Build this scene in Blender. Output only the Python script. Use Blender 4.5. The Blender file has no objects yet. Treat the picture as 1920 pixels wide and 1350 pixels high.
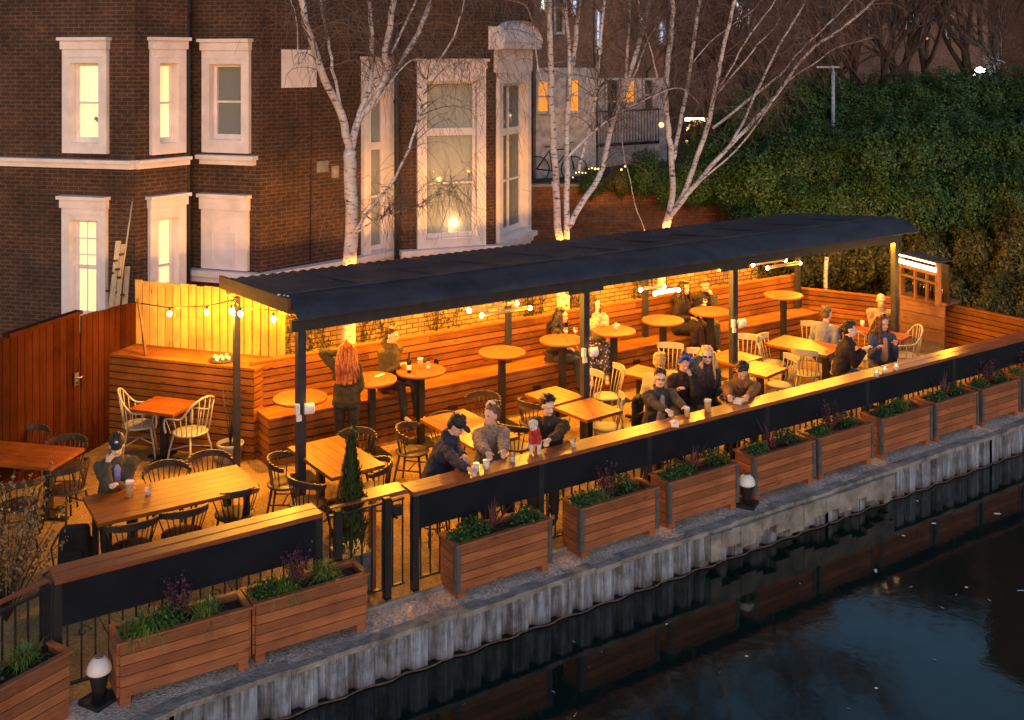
import bpy, math, random
from mathutils import Vector, Matrix, Euler, noise
R = math.radians
PI = math.pi
random.seed(7)
scene = bpy.context.scene
col = scene.collection

# ---------------------------------------------------------------- camera
CAM_H = 5.5; FPX = 2000.0; HY = 110.0; CX = 960.0
A_ = (0.8346, 0.5508)          # image right on the ground  = ( A0,-A1)
cam_d = bpy.data.cameras.new('camera'); cam = bpy.data.objects.new('camera', cam_d); col.objects.link(cam)
cam.location = (0, 0, CAM_H)
cam.rotation_euler = (R(90), 0, -math.atan2(A_[1], A_[0]))
cam_d.sensor_width = 36.0; cam_d.lens = 36.0 * FPX / 1920.0
cam_d.shift_y = -(675 - HY) / 1920.0
cam_d.clip_start = 0.1; cam_d.clip_end = 2000
scene.camera = cam
scene.render.resolution_x = 1024; scene.render.resolution_y = 720
scene.view_settings.view_transform = 'Standard'; scene.view_settings.look = 'None'
scene.view_settings.gamma = 1; scene.view_settings.exposure = 1.45

# ---------------------------------------------------------------- world: dusk sky
w = bpy.data.worlds.new('World'); scene.world = w; w.use_nodes = True
nt = w.node_tree; nt.nodes.clear()
sky = nt.nodes.new('ShaderNodeTexSky'); sky.sky_type = 'NISHITA'; sky.sun_disc = False
SUN_EL = R(3); SUN_ROT = R(210)
sky.sun_elevation = SUN_EL; sky.sun_rotation = SUN_ROT
sky.altitude = 0; sky.air_density = 1.0; sky.dust_density = 0.8; sky.ozone_density = 2.2
bg = nt.nodes.new('ShaderNodeBackground'); bg.inputs["Strength"].default_value = 0.15
ow = nt.nodes.new('ShaderNodeOutputWorld')
nt.links.new(sky.outputs[0], bg.inputs['Color']); nt.links.new(bg.outputs[0], ow.inputs['Surface'])

# ---------------------------------------------------------------- pixel <-> place
def cw(X, D):                       # camera-frame ground coords -> world xy
    return (A_[0] * X + A_[1] * D, -A_[1] * X + A_[0] * D)
def G(u, v, z=0.0):                 # photo pixel on the horizontal plane z
    D = (CAM_H - z) * FPX / (v - HY); X = (u - CX) / FPX * D
    x, y = cw(X, D); return Vector((x, y, z))
def Q(u, v, y):                     # photo pixel on the vertical plane y = const
    k = (u - CX) / FPX; dy = A_[0] - A_[1] * k; t = y / dy
    x, _ = cw(k * t, t); return Vector((x, y, CAM_H - t * (v - HY) / FPX))
def U(u, D, z):                     # photo column at depth D, height z
    x, y = cw((u - CX) / FPX * D, D); return Vector((x, y, z))
def V_(u, v, D):                    # photo pixel at depth D
    return U(u, D, CAM_H - D * (v - HY) / FPX)
def W(P, S, u, v):                  # photo pixel on the vertical plane through ground points P,S -> (along, z)
    k = (u - CX) / FPX; dx, dy = cw(k, 1.0)
    ex, ey = S[0] - P[0], S[1] - P[1]; L = math.hypot(ex, ey); ex /= L; ey /= L
    den = dx * ey - dy * ex; t = (P[0] * ey - P[1] * ex) / den
    s = (dx * t - P[0]) * ex + (dy * t - P[1]) * ey
    return s, CAM_H - t * (v - HY) / FPX

# ---------------------------------------------------------------- mesh builder
class MB:
    def __init__(s): s.v = []; s.f = []; s.uv = []; s.sm = []
    def quad(s, a, b, c, d, uv=None, smooth=False):
        n = len(s.v); s.v += [tuple(a), tuple(b), tuple(c), tuple(d)]; s.f.append((n, n+1, n+2, n+3))
        if uv is None:
            w_ = (Vector(b) - Vector(a)).length; h_ = (Vector(d) - Vector(a)).length
            uv = [(0, 0), (w_, 0), (w_, h_), (0, h_)]
        s.uv += uv; s.sm.append(smooth)
    def tri(s, a, b, c):
        n = len(s.v); s.v += [tuple(a), tuple(b), tuple(c)]; s.f.append((n, n+1, n+2)); s.uv += [(0, 0), (1, 0), (.5, 1)]; s.sm.append(False)
    def box(s, c, d, M=None, rz=0.0, taper=None):
        """box centred c, size d, optional matrix or z rotation; shared verts so that each box is one island"""
        hx, hy, hz = d[0] / 2, d[1] / 2, d[2] / 2
        if M is None: M = Matrix.Rotation(rz, 3, 'Z')
        n = len(s.v); C_ = Vector(c)
        for (i, j, k) in ((-1,-1,-1),(1,-1,-1),(1,1,-1),(-1,1,-1),(-1,-1,1),(1,-1,1),(1,1,1),(-1,1,1)):
            tx = taper if (taper and k < 0) else 1.0
            s.v.append(tuple(C_ + M @ Vector((i*hx*tx, j*hy*tx, k*hz))))
        o = (random.random() * 7, random.random() * 7)
        L = (d[0], d[1], d[2]); big = L.index(max(L))
        co = [(-hx,-hy,-hz),(hx,-hy,-hz),(hx,hy,-hz),(-hx,hy,-hz),(-hx,-hy,hz),(hx,-hy,hz),(hx,hy,hz),(-hx,hy,hz)]
        for f, ax in (((0,3,2,1),(0,1)),((4,5,6,7),(0,1)),((0,1,5,4),(0,2)),((2,3,7,6),(0,2)),((1,2,6,5),(1,2)),((3,0,4,7),(1,2))):
            s.f.append(tuple(n+i for i in f)); s.sm.append(False)
            a, b = ax
            if b == big: a, b = b, a
            for i in f: s.uv.append((co[i][a] + o[0], co[i][b] + o[1]))
    def tube(s, pts, rad, n=8, caps=True):
        pts = [Vector(p) for p in pts]; m = len(pts)
        if not hasattr(rad, '__len__'): rad = [rad] * m
        base = len(s.v); up = None; L = 0
        for i, p in enumerate(pts):
            if i == 0: t = pts[1] - p
            elif i == m-1: t = p - pts[i-1]
            else: t = pts[i+1] - pts[i-1]
            if t.length < 1e-9: t = Vector((0,0,1))
            t.normalize()
            if up is None:
                up = t.orthogonal().normalized()
            else:
                up = (up - t * up.dot(t))
                up = up.normalized() if up.length > 1e-6 else t.orthogonal().normalized()
            si = t.cross(up)
            for k in range(n):
                a = 2*PI*k/n; s.v.append(tuple(p + (up*math.cos(a) + si*math.sin(a))*rad[i]))
        for i in range(m-1):
            L2 = L + (pts[i+1]-pts[i]).length
            for k in range(n):
                k2 = (k+1) % n; r_ = max(rad[i], .004)
                s.f.append((base+i*n+k, base+i*n+k2, base+(i+1)*n+k2, base+(i+1)*n+k)); s.sm.append(True)
                c0 = 2*PI*r_*k/n; c1 = 2*PI*r_*(k+1)/n
                s.uv += [(L, c0), (L, c1), (L2, c1), (L2, c0)]
            L = L2
        if caps:
            for e, idx in ((0, [base+k for k in range(n)][::-1]), (1, [base+(m-1)*n+k for k in range(n)])):
                s.f.append(tuple(idx)); s.sm.append(False); s.uv += [(0, 0)]*n
    def lathe(s, prof, c=(0,0,0), n=20, M=None, cap=True):
        """prof = [(r,z)...] from bottom to top"""
        base = len(s.v); C_ = Vector(c); M = M or Matrix.Identity(3)
        for r, z in prof:
            for k in range(n):
                a = 2*PI*k/n; s.v.append(tuple(C_ + M @ Vector((r*math.cos(a), r*math.sin(a), z))))
        for i in range(len(prof)-1):
            for k in range(n):
                k2 = (k+1) % n
                s.f.append((base+i*n+k, base+i*n+k2, base+(i+1)*n+k2, base+(i+1)*n+k)); s.sm.append(True)
                s.uv += [(k/n, prof[i][1]), ((k+1)/n, prof[i][1]), ((k+1)/n, prof[i+1][1]), (k/n, prof[i+1][1])]
        if cap:
            s.f.append(tuple(base+k for k in range(n))[::-1]); s.sm.append(False)
            s.uv += [(math.cos(2*PI*k/n)*prof[0][0], math.sin(2*PI*k/n)*prof[0][0]) for k in range(n)][::-1]
            s.f.append(tuple(base+(len(prof)-1)*n+k for k in range(n))); s.sm.append(False)
            s.uv += [(math.cos(2*PI*k/n)*prof[-1][0], math.sin(2*PI*k/n)*prof[-1][0]) for k in range(n)]
    def ell(s, c, r, M=None, n=12, m=8):
        prof = [(math.cos(a), math.sin(a)) for a in [(-PI/2+.02) + (PI-.04)*i/m for i in range(m+1)]]
        base = len(s.v); C_ = Vector(c); M = M or Matrix.Identity(3)
        for pr, pz in prof:
            for k in range(n):
                a = 2*PI*k/n; s.v.append(tuple(C_ + M @ Vector((pr*math.cos(a)*r[0], pr*math.sin(a)*r[1], pz*r[2]))))
        for i in range(m):
            for k in range(n):
                k2 = (k+1) % n
                s.f.append((base+i*n+k, base+i*n+k2, base+(i+1)*n+k2, base+(i+1)*n+k)); s.sm.append(True); s.uv += [(0,0)]*4
        s.f.append(tuple(base+k for k in range(n))[::-1]); s.sm.append(True); s.uv += [(0,0)]*n
        s.f.append(tuple(base+m*n+k for k in range(n))); s.sm.append(True); s.uv += [(0,0)]*n
    def cap(s, a, b, ra, rb, n=10):
        """tapered capsule"""
        a = Vector(a); b = Vector(b); t = (b-a)
        if t.length < 1e-6: s.ell(a, (ra,)*3); return
        t.normalize(); P = []; Rr = []
        for q in (-88, -60, -30): P.append(a + t*ra*math.sin(R(q))); Rr.append(ra*math.cos(R(q)))
        P.append(a); Rr.append(ra); P.append(b); Rr.append(rb)
        for q in (30, 60, 88): P.append(b + t*rb*math.sin(R(q))); Rr.append(rb*math.cos(R(q)))
        s.tube(P, Rr, n)
    def mesh(s, name):
        me = bpy.data.meshes.new(name); me.from_pydata(s.v, [], s.f)
        uv = me.uv_layers.new(name='UVMap')
        flat = [c for p in s.uv for c in p]
        uv.data.foreach_set('uv', flat); me.polygons.foreach_set('use_smooth', s.sm)
        me.update(); return me
    def build(s, name, mat, parent=None, loc=None, rz=0):
        o = bpy.data.objects.new(name, s.mesh(name)); col.objects.link(o)
        o.data.materials.append(mat)
        if loc is not None: o.location = loc
        o.rotation_euler = (0, 0, rz)
        if parent: o.parent = parent
        return o

def tag(o, label=None, cat=None, group=None, kind=None):
    if label: o['label'] = label
    if cat: o['category'] = cat
    if group: o['group'] = group
    if kind: o['kind'] = kind
    return o
def empty(name, loc=(0,0,0), rz=0.0):
    o = bpy.data.objects.new(name, None); col.objects.link(o); o.location = loc; o.rotation_euler = (0,0,rz)
    o.empty_display_size = .1; return o
def struct(mb, name, mat):
    o = mb.build(name, mat); o['kind'] = 'structure'; return o
def kids(o): return [c for c in bpy.data.objects if c.parent == o]
def copy_tree(o, parent=None, K=None):
    if K is None: K = o.children_recursive; K = {}; 
    c = o.copy(); col.objects.link(c); c.parent = parent
    for ch in list(o.children): copy_tree(ch, c)
    return c

# ---------------------------------------------------------------- materials
M = {}
def mat(name):
    m = bpy.data.materials.new(name); m.use_nodes = True; n = m.node_tree.nodes; l = m.node_tree.links
    return m, n, l, n['Principled BSDF']
def ramp(n, stops):
    r = n.new('ShaderNodeValToRGB'); e = r.color_ramp.elements
    e[0].position = stops[0][0]; e[0].color = (*stops[0][1], 1)
    e[1].position = stops[-1][0]; e[1].color = (*stops[-1][1], 1)
    for p, c in stops[1:-1]:
        x = e.new(p); x.color = (*c, 1)
    return r
def mixc(n, l, a, b, fac, mode='MIX'):
    x = n.new('ShaderNodeMix'); x.data_type = 'RGBA'; x.blend_type = mode
    for sock, val in ((6, a), (7, b)):
        if isinstance(val, tuple): x.inputs[sock].default_value = (*val, 1)
        else: l.new(val, x.inputs[sock])
    if isinstance(fac, float): x.inputs[0].default_value = fac
    else: l.new(fac, x.inputs[0])
    return x.outputs[2]
def coord(n, l, kind='Object', scale=(1,1,1)):
    t = n.new('ShaderNodeTexCoord'); mp = n.new('ShaderNodeMapping'); mp.inputs['Scale'].default_value = scale
    l.new(t.outputs[kind], mp.inputs[0]); return mp.outputs[0]
def nz(n, l, vec, scale, detail=4, rough=.55):
    x = n.new('ShaderNodeTexNoise'); x.inputs['Scale'].default_value = scale; x.inputs['Detail'].default_value = detail
    x.inputs['Roughness'].default_value = rough; l.new(vec, x.inputs['Vector']); return x.outputs['Fac']
def bump(n, l, b, h, st=.3, dist=.01):
    x = n.new('ShaderNodeBump'); x.inputs['Strength'].default_value = st; x.inputs['Distance'].default_value = dist
    l.new(h, x.inputs['Height']); l.new(x.outputs[0], b.inputs['Normal'])
def plain(name, c, rough=.6, metal=0.0, var=.25, scale=8, st=.15, spec=.5, dist=.01):
    m, n, l, b = mat(name); v = coord(n, l); f = nz(n, l, v, scale)
    lo = tuple(x*(1-var) for x in c); hi = tuple(min(1, x*(1+var)) for x in c)
    r = ramp(n, [(.3, lo), (.7, hi)]); l.new(f, r.inputs[0]); l.new(r.outputs[0], b.inputs['Base Color'])
    b.inputs['Roughness'].default_value = rough; b.inputs['Metallic'].default_value = metal
    b.inputs['Specular IOR Level'].default_value = spec
    if st: bump(n, l, b, nz(n, l, v, scale*5), st, dist)
    M[name] = m; return m
def wood(name, c, dark=.45, rough=.5, knots=True, tone=.35, spec=.5):
    m, n, l, b = mat(name); b.inputs['Specular IOR Level'].default_value = spec
    v = coord(n, l, 'UV', (1.6, 26, 1)); f = nz(n, l, v, 1.5, 5, .6)
    g = n.new('ShaderNodeNewGeometry')
    r = ramp(n, [(.25, tuple(x*(1-dark) for x in c)), (.5, c), (.8, tuple(min(1, x*1.25) for x in c))]); l.new(f, r.inputs[0])
    rr = ramp(n, [(0, (1-tone,)*3), (1, (1+tone*.6,)*3)]); l.new(g.outputs['Random Per Island'], rr.inputs[0])
    o = mixc(n, l, r.outputs[0], rr.outputs[0], 1.0, 'MULTIPLY')
    if knots:
        vo = n.new('ShaderNodeTexVoronoi'); vo.inputs['Scale'].default_value = 1.0
        l.new(coord(n, l, 'UV', (2.1, 8.5, 1)), vo.inputs['Vector'])
        kr = ramp(n, [(.05, (.3, .22, .18)), (.13, (1, 1, 1))]); l.new(vo.outputs['Distance'], kr.inputs[0])
        o = mixc(n, l, o, kr.outputs[0], .85, 'MULTIPLY')
    st = ramp(n, [(.36, (.62,.55,.50)), (.60, (1.08,1.06,1.04))]); l.new(nz(n, l, coord(n, l, 'Object'), 1.7, 5, .7), st.inputs[0])
    o = mixc(n, l, o, st.outputs[0], .8, 'MULTIPLY')
    l.new(o, b.inputs['Base Color']); b.inputs['Roughness'].default_value = rough
    bump(n, l, b, f, .25, .004); M[name] = m; return m
def brick(name, c1, c2, mortar, W_=.225, H_=.075, mo=.012, soot=.5):
    m, n, l, b = mat(name); v = coord(n, l, 'UV')
    t = n.new('ShaderNodeTexBrick'); l.new(v, t.inputs['Vector'])
    t.inputs['Scale'].default_value = 1; t.inputs['Brick Width'].default_value = W_; t.inputs['Row Height'].default_value = H_
    t.inputs['Mortar Size'].default_value = mo; t.inputs['Mortar Smooth'].default_value = .3; t.inputs['Bias'].default_value = 0
    t.inputs['Color1'].default_value = (*c1, 1); t.inputs['Color2'].default_value = (*c2, 1); t.inputs['Mortar'].default_value = (*mortar, 1)
    r = ramp(n, [(.3, (1-soot,)*3), (.7, (1.15,)*3)]); l.new(nz(n, l, v, .9, 6, .65), r.inputs[0])
    o = mixc(n, l, t.outputs['Color'], r.outputs[0], 1.0, 'MULTIPLY')
    r2 = ramp(n, [(.35, (.72,.7,.68)), (.65, (1.15,1.1,1.05))]); l.new(nz(n, l, v, 9, 3), r2.inputs[0])
    o = mixc(n, l, o, r2.outputs[0], 1.0, 'MULTIPLY')
    l.new(o, b.inputs['Base Color']); b.inputs['Roughness'].default_value = .9
    inv = n.new('ShaderNodeMath'); inv.operation = 'SUBTRACT'; inv.inputs[0].default_value = 1; l.new(t.outputs['Fac'], inv.inputs[1])
    bump(n, l, b, inv.outputs[0], .5, .012); M[name] = m; return m
def emit(name, c, s):
    m, n, l, b = mat(name); b.inputs['Base Color'].default_value = (*c, 1)
    b.inputs['Emission Color'].default_value = (*c, 1); b.inputs['Emission Strength'].default_value = s
    M[name] = m; return m
def leafm(name, a, b_, c):
    m, n, l, b = mat(name); g = n.new('ShaderNodeNewGeometry')
    r = ramp(n, [(0, a), (.5, b_), (1, c)]); l.new(g.outputs['Random Per Island'], r.inputs[0]); l.new(r.outputs[0], b.inputs['Base Color'])
    b.inputs['Roughness'].default_value = .55; b.inputs['Specular IOR Level'].default_value = .3; M[name] = m; return m

wood('deck_wood', (.26,.095,.013), .45, .65, spec=.2)
wood('round_wood', (.30,.088,.012), .4, .4, tone=.2)
wood('red_wood', (.058,.015,.004), .4, .85, tone=.3, spec=.06)
wood('pale_wood', (.50,.33,.08), .35, .6, tone=.25)
wood('planter_wood', (.30,.106,.042), .45, .6, tone=.3)
wood('table_wood', (.34,.112,.009), .45, .4, tone=.28)
wood('rail_wood', (.26,.085,.035), .35, .35, tone=.2)
wood('end_wood', (.10,.045,.016), .5, .7)
wood('old_wood', (.16,.08,.045), .5, .7, tone=.4)
wood('raw_timber', (.60,.47,.30), .3, .7, tone=.2)
brick('house_brick', (.092,.040,.023), (.055,.027,.018), (.145,.092,.062), soot=.62)
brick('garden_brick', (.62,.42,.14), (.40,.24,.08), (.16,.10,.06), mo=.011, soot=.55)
brick('red_brick', (.30,.11,.05), (.20,.07,.035), (.14,.09,.06), soot=.5)
brick('far_brick', (.26,.15,.115), (.19,.11,.09), (.22,.16,.13))
plain('stucco', (.80,.72,.74), .75, var=.12, scale=3, st=.2)
plain('dirty_stucco', (.42,.40,.43), .85, var=.35, scale=5, st=.3)
plain('black_metal', (.018,.018,.022), .45, .2, st=.1)
plain('post_metal', (.030,.034,.048), .5, .2, st=.1)
plain('roof_metal', (.038,.041,.055), .55, .3, var=.45, scale=2.6, st=.12)
plain('panel_blue', (.006,.009,.016), .85, var=.25, scale=3, st=.25, spec=.2)
plain('corner_metal', (.13,.135,.15), .5, .5, st=.1)
plain('cream_metal', (.40,.39,.28), .5, var=.12, st=.1)
plain('cream_paint', (.37,.35,.24), .55, var=.15, st=.1)
plain('dark_chair', (.050,.032,.022), .45, var=.3, st=.1)
plain('white_plastic', (.75,.73,.72), .4, var=.05, st=0)
plain('soil', (.035,.022,.015), .95, var=.4, scale=30, st=.8, dist=.02)
plain('concrete', (.22,.21,.20), .9, var=.5, scale=5, st=.8, dist=.03)
plain('grey_pot', (.28,.27,.27), .7, var=.1)
plain('steel', (.55,.55,.58), .3, .9, var=.05, st=0)
plain('lamp_tube', (.13,.13,.17), .5, var=.05, st=0)
plain('dark_ground', (.05,.045,.035), .95, var=.4, scale=3, st=.5)
plain('curtain', (.34,.36,.35), .9, var=.1, scale=3, st=0)
plain('dark_room', (.02,.022,.022), .8, var=.3, st=0)
plain('asphalt', (.05,.05,.055), .9, var=.3, scale=20)
plain('bulb_cap', (.02,.02,.02), .5, st=0)
emit('bulb', (1, .62, .25), 22)
emit('window_glow', (1, .80, .42), .42)
emit('candle_glow', (1, .72, .35), 1.6)
emit('orange_glow', (1, .42, .06), .15)
emit('strip', (1, .72, .38), 5)
emit('tube_glow', (1, .75, .5), 5)
emit('street_light', (.85, .92, 1), 14)
emit('warm_far', (1, .55, .18), 1.0)
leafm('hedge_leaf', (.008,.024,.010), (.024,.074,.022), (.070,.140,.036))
leafm('lit_ivy_leaf', (.03,.034,.010), (.065,.070,.016), (.14,.13,.03))  # warm lamplight put into the leaf colour
leafm('grass_leaf', (.05,.10,.015), (.10,.17,.03), (.22,.26,.06))
leafm('herb_leaf', (.015,.045,.012), (.03,.08,.02), (.05,.12,.03))
leafm('purple_leaf', (.05,.015,.025), (.09,.03,.045), (.15,.06,.07))
leafm('conifer_leaf', (.015,.030,.010), (.03,.055,.016), (.05,.075,.02))
leafm('dry_leaf', (.12,.07,.035), (.20,.13,.06), (.28,.20,.10))
leafm('twig', (.09,.05,.04), (.15,.095,.075), (.26,.18,.15))
leafm('far_twig', (.07,.045,.04), (.09,.06,.05), (.12,.085,.07))
plain('far_bark', (.045,.032,.026), .9, var=.3)
plain('glass_dark', (.03,.045,.05), .08, var=.2, scale=2, st=0)

def special():
    # gravel of terrace and towpath
    m, n, l, b = mat('gravel'); v = coord(n, l)
    vo = n.new('ShaderNodeTexVoronoi'); vo.inputs['Scale'].default_value = 45; l.new(v, vo.inputs['Vector'])
    r = ramp(n, [(0, (.30,.24,.22)), (.5, (.52,.44,.41)), (1, (.78,.70,.66))]); l.new(vo.outputs['Color'], r.inputs[0])
    r2 = ramp(n, [(.35, (.6,.58,.55)), (.65, (1.1,1.08,1.05))]); l.new(nz(n, l, v, 1.2, 5), r2.inputs[0])
    l.new(mixc(n, l, r.outputs[0], r2.outputs[0], 1.0, 'MULTIPLY'), b.inputs['Base Color']); b.inputs['Roughness'].default_value = .9
    bump(n, l, b, vo.outputs['Distance'], .6, .012); M['gravel'] = m
    m, n, l, b = mat('resin_floor'); v = coord(n, l)
    vo = n.new('ShaderNodeTexVoronoi'); vo.inputs['Scale'].default_value = 60; l.new(v, vo.inputs['Vector'])
    r = ramp(n, [(0, (.22,.13,.04)), (.5, (.34,.215,.07)), (1, (.50,.35,.14))]); l.new(vo.outputs['Color'], r.inputs[0])
    r2 = ramp(n, [(.35, (.6,.56,.5)), (.65, (1.1,1.08,1.05))]); l.new(nz(n, l, v, .9, 5), r2.inputs[0])
    l.new(mixc(n, l, r.outputs[0], r2.outputs[0], 1.0, 'MULTIPLY'), b.inputs['Base Color']); b.inputs['Roughness'].default_value = .85
    bump(n, l, b, vo.outputs['Distance'], .5, .008); M['resin_floor'] = m
    # canal water
    m, n, l, b = mat('water'); v = coord(n, l, scale=(1, 1, 1))
    b.inputs['Base Color'].default_value = (.004,.012,.010,1); b.inputs['Roughness'].default_value = .05; b.inputs['IOR'].default_value = 1.33
    b.inputs['Specular IOR Level'].default_value = .8
    bump(n, l, b, nz(n, l, v, 2.2, 4), .12, .02); M['water'] = m
    # steel sheet piling: grey blue, streaked and rusty at the water line
    m, n, l, b = mat('piling'); v = coord(n, l, scale=(10, 10, .8)); v2 = coord(n, l)
    r = ramp(n, [(.30, (.035,.030,.032)), (.44, (.14,.16,.20)), (.58, (.27,.32,.40)), (.75, (.54,.61,.70))]); l.new(nz(n, l, v, 1.8, 7, .7), r.inputs[0])
    r2 = ramp(n, [(.36, (.50,.42,.38)), (.54, (.96,1,1.06))]); l.new(nz(n, l, v2, 3.5, 6, .7), r2.inputs[0])
    sx = n.new('ShaderNodeSeparateXYZ'); l.new(v2, sx.inputs[0])
    mr = n.new('ShaderNodeMapRange'); mr.inputs[1].default_value = -.50; mr.inputs[2].default_value = -.34; l.new(sx.outputs['Z'], mr.inputs[0])
    o = mixc(n, l, r.outputs[0], r2.outputs[0], 1.0, 'MULTIPLY'); o = mixc(n, l, (.05,.03,.025), o, mr.outputs[0])
    l.new(o, b.inputs['Base Color']); b.inputs['Roughness'].default_value = .75; bump(n, l, b, nz(n, l, v2, 25), .4, .01); M['piling'] = m
    # birch bark
    m, n, l, b = mat('birch_bark'); v = coord(n, l, 'Object', (5, 5, 16)); v2 = coord(n, l)
    r = ramp(n, [(.34, (.05,.035,.03)), (.46, (.66,.60,.62)), (1, (.88,.82,.84))]); l.new(nz(n, l, v, 1.6, 4, .6), r.inputs[0])
    r2 = ramp(n, [(.42, (.55,.33,.26)), (.6, (1, 1, 1))]); l.new(nz(n, l, v2, 2.2, 4), r2.inputs[0])
    l.new(mixc(n, l, r.outputs[0], r2.outputs[0], .4, 'MULTIPLY'), b.inputs['Base Color']); b.inputs['Roughness'].default_value = .7
    bump(n, l, b, nz(n, l, v, 3), .3, .01); M['birch_bark'] = m
    # window glass
    m, n, l, b = mat('pane_glass'); b.inputs['Base Color'].default_value = (.8,.9,.9,1); b.inputs['Roughness'].default_value = .03
    b.inputs['Transmission Weight'].default_value = .0; b.inputs['Alpha'].default_value = .25; b.inputs['Specular IOR Level'].default_value = 1.0
    M['pane_glass'] = m
    m, n, l, b = mat('clear_glass'); b.inputs['Base Color'].default_value = (.95,.95,.95,1); b.inputs['Roughness'].default_value = .04
    b.inputs['Transmission Weight'].default_value = .9; b.inputs['IOR'].default_value = 1.3; M['clear_glass'] = m
    m, n, l, b = mat('beer'); b.inputs['Base Color'].default_value = (.85,.42,.05,1); b.inputs['Roughness'].default_value = .15
    b.inputs['Subsurface Weight'].default_value = .3; M['beer'] = m
special()
plain('foam', (.85,.82,.75), .8, var=.05, st=0)
plain('bottle_glass', (.015,.012,.008), .1, st=0)
plain('label_paper', (.7,.68,.62), .7, st=0)
plain('ceramic', (.75,.72,.68), .3, st=0)

# lit blinds: soft vertical folds and uneven lamplight
_n = M['window_glow'].node_tree.nodes; _l = M['window_glow'].node_tree.links; _b = _n['Principled BSDF']
_f = nz(_n, _l, coord(_n, _l, 'Object', (9, 9, .35)), 1.2, 3); _r = ramp(_n, [(.3, (.80,.50,.18)), (.55, (1,.80,.42)), (.75, (1,.90,.58))]); _l.new(_f, _r.inputs[0]); _l.new(_r.outputs[0], _b.inputs['Emission Color'])
# ---------------------------------------------------------------- lamps
def point(loc, power, c=(1, .50, .13), r=.04, name='lamp_light', parent=None):
    d = bpy.data.lights.new(name, 'POINT'); d.energy = power; d.color = c; d.shadow_soft_size = r
    o = bpy.data.objects.new(name, d); col.objects.link(o); o.location = loc
    if parent: o.parent = parent
    return o
sd = bpy.data.lights.new('sun', 'SUN'); sd.energy = 0.25; sd.angle = R(30); sd.color = (1, .80, .79)
sun = bpy.data.objects.new('sun', sd); col.objects.link(sun)
sun.rotation_euler = (R(72), 0, R(-20))
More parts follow.
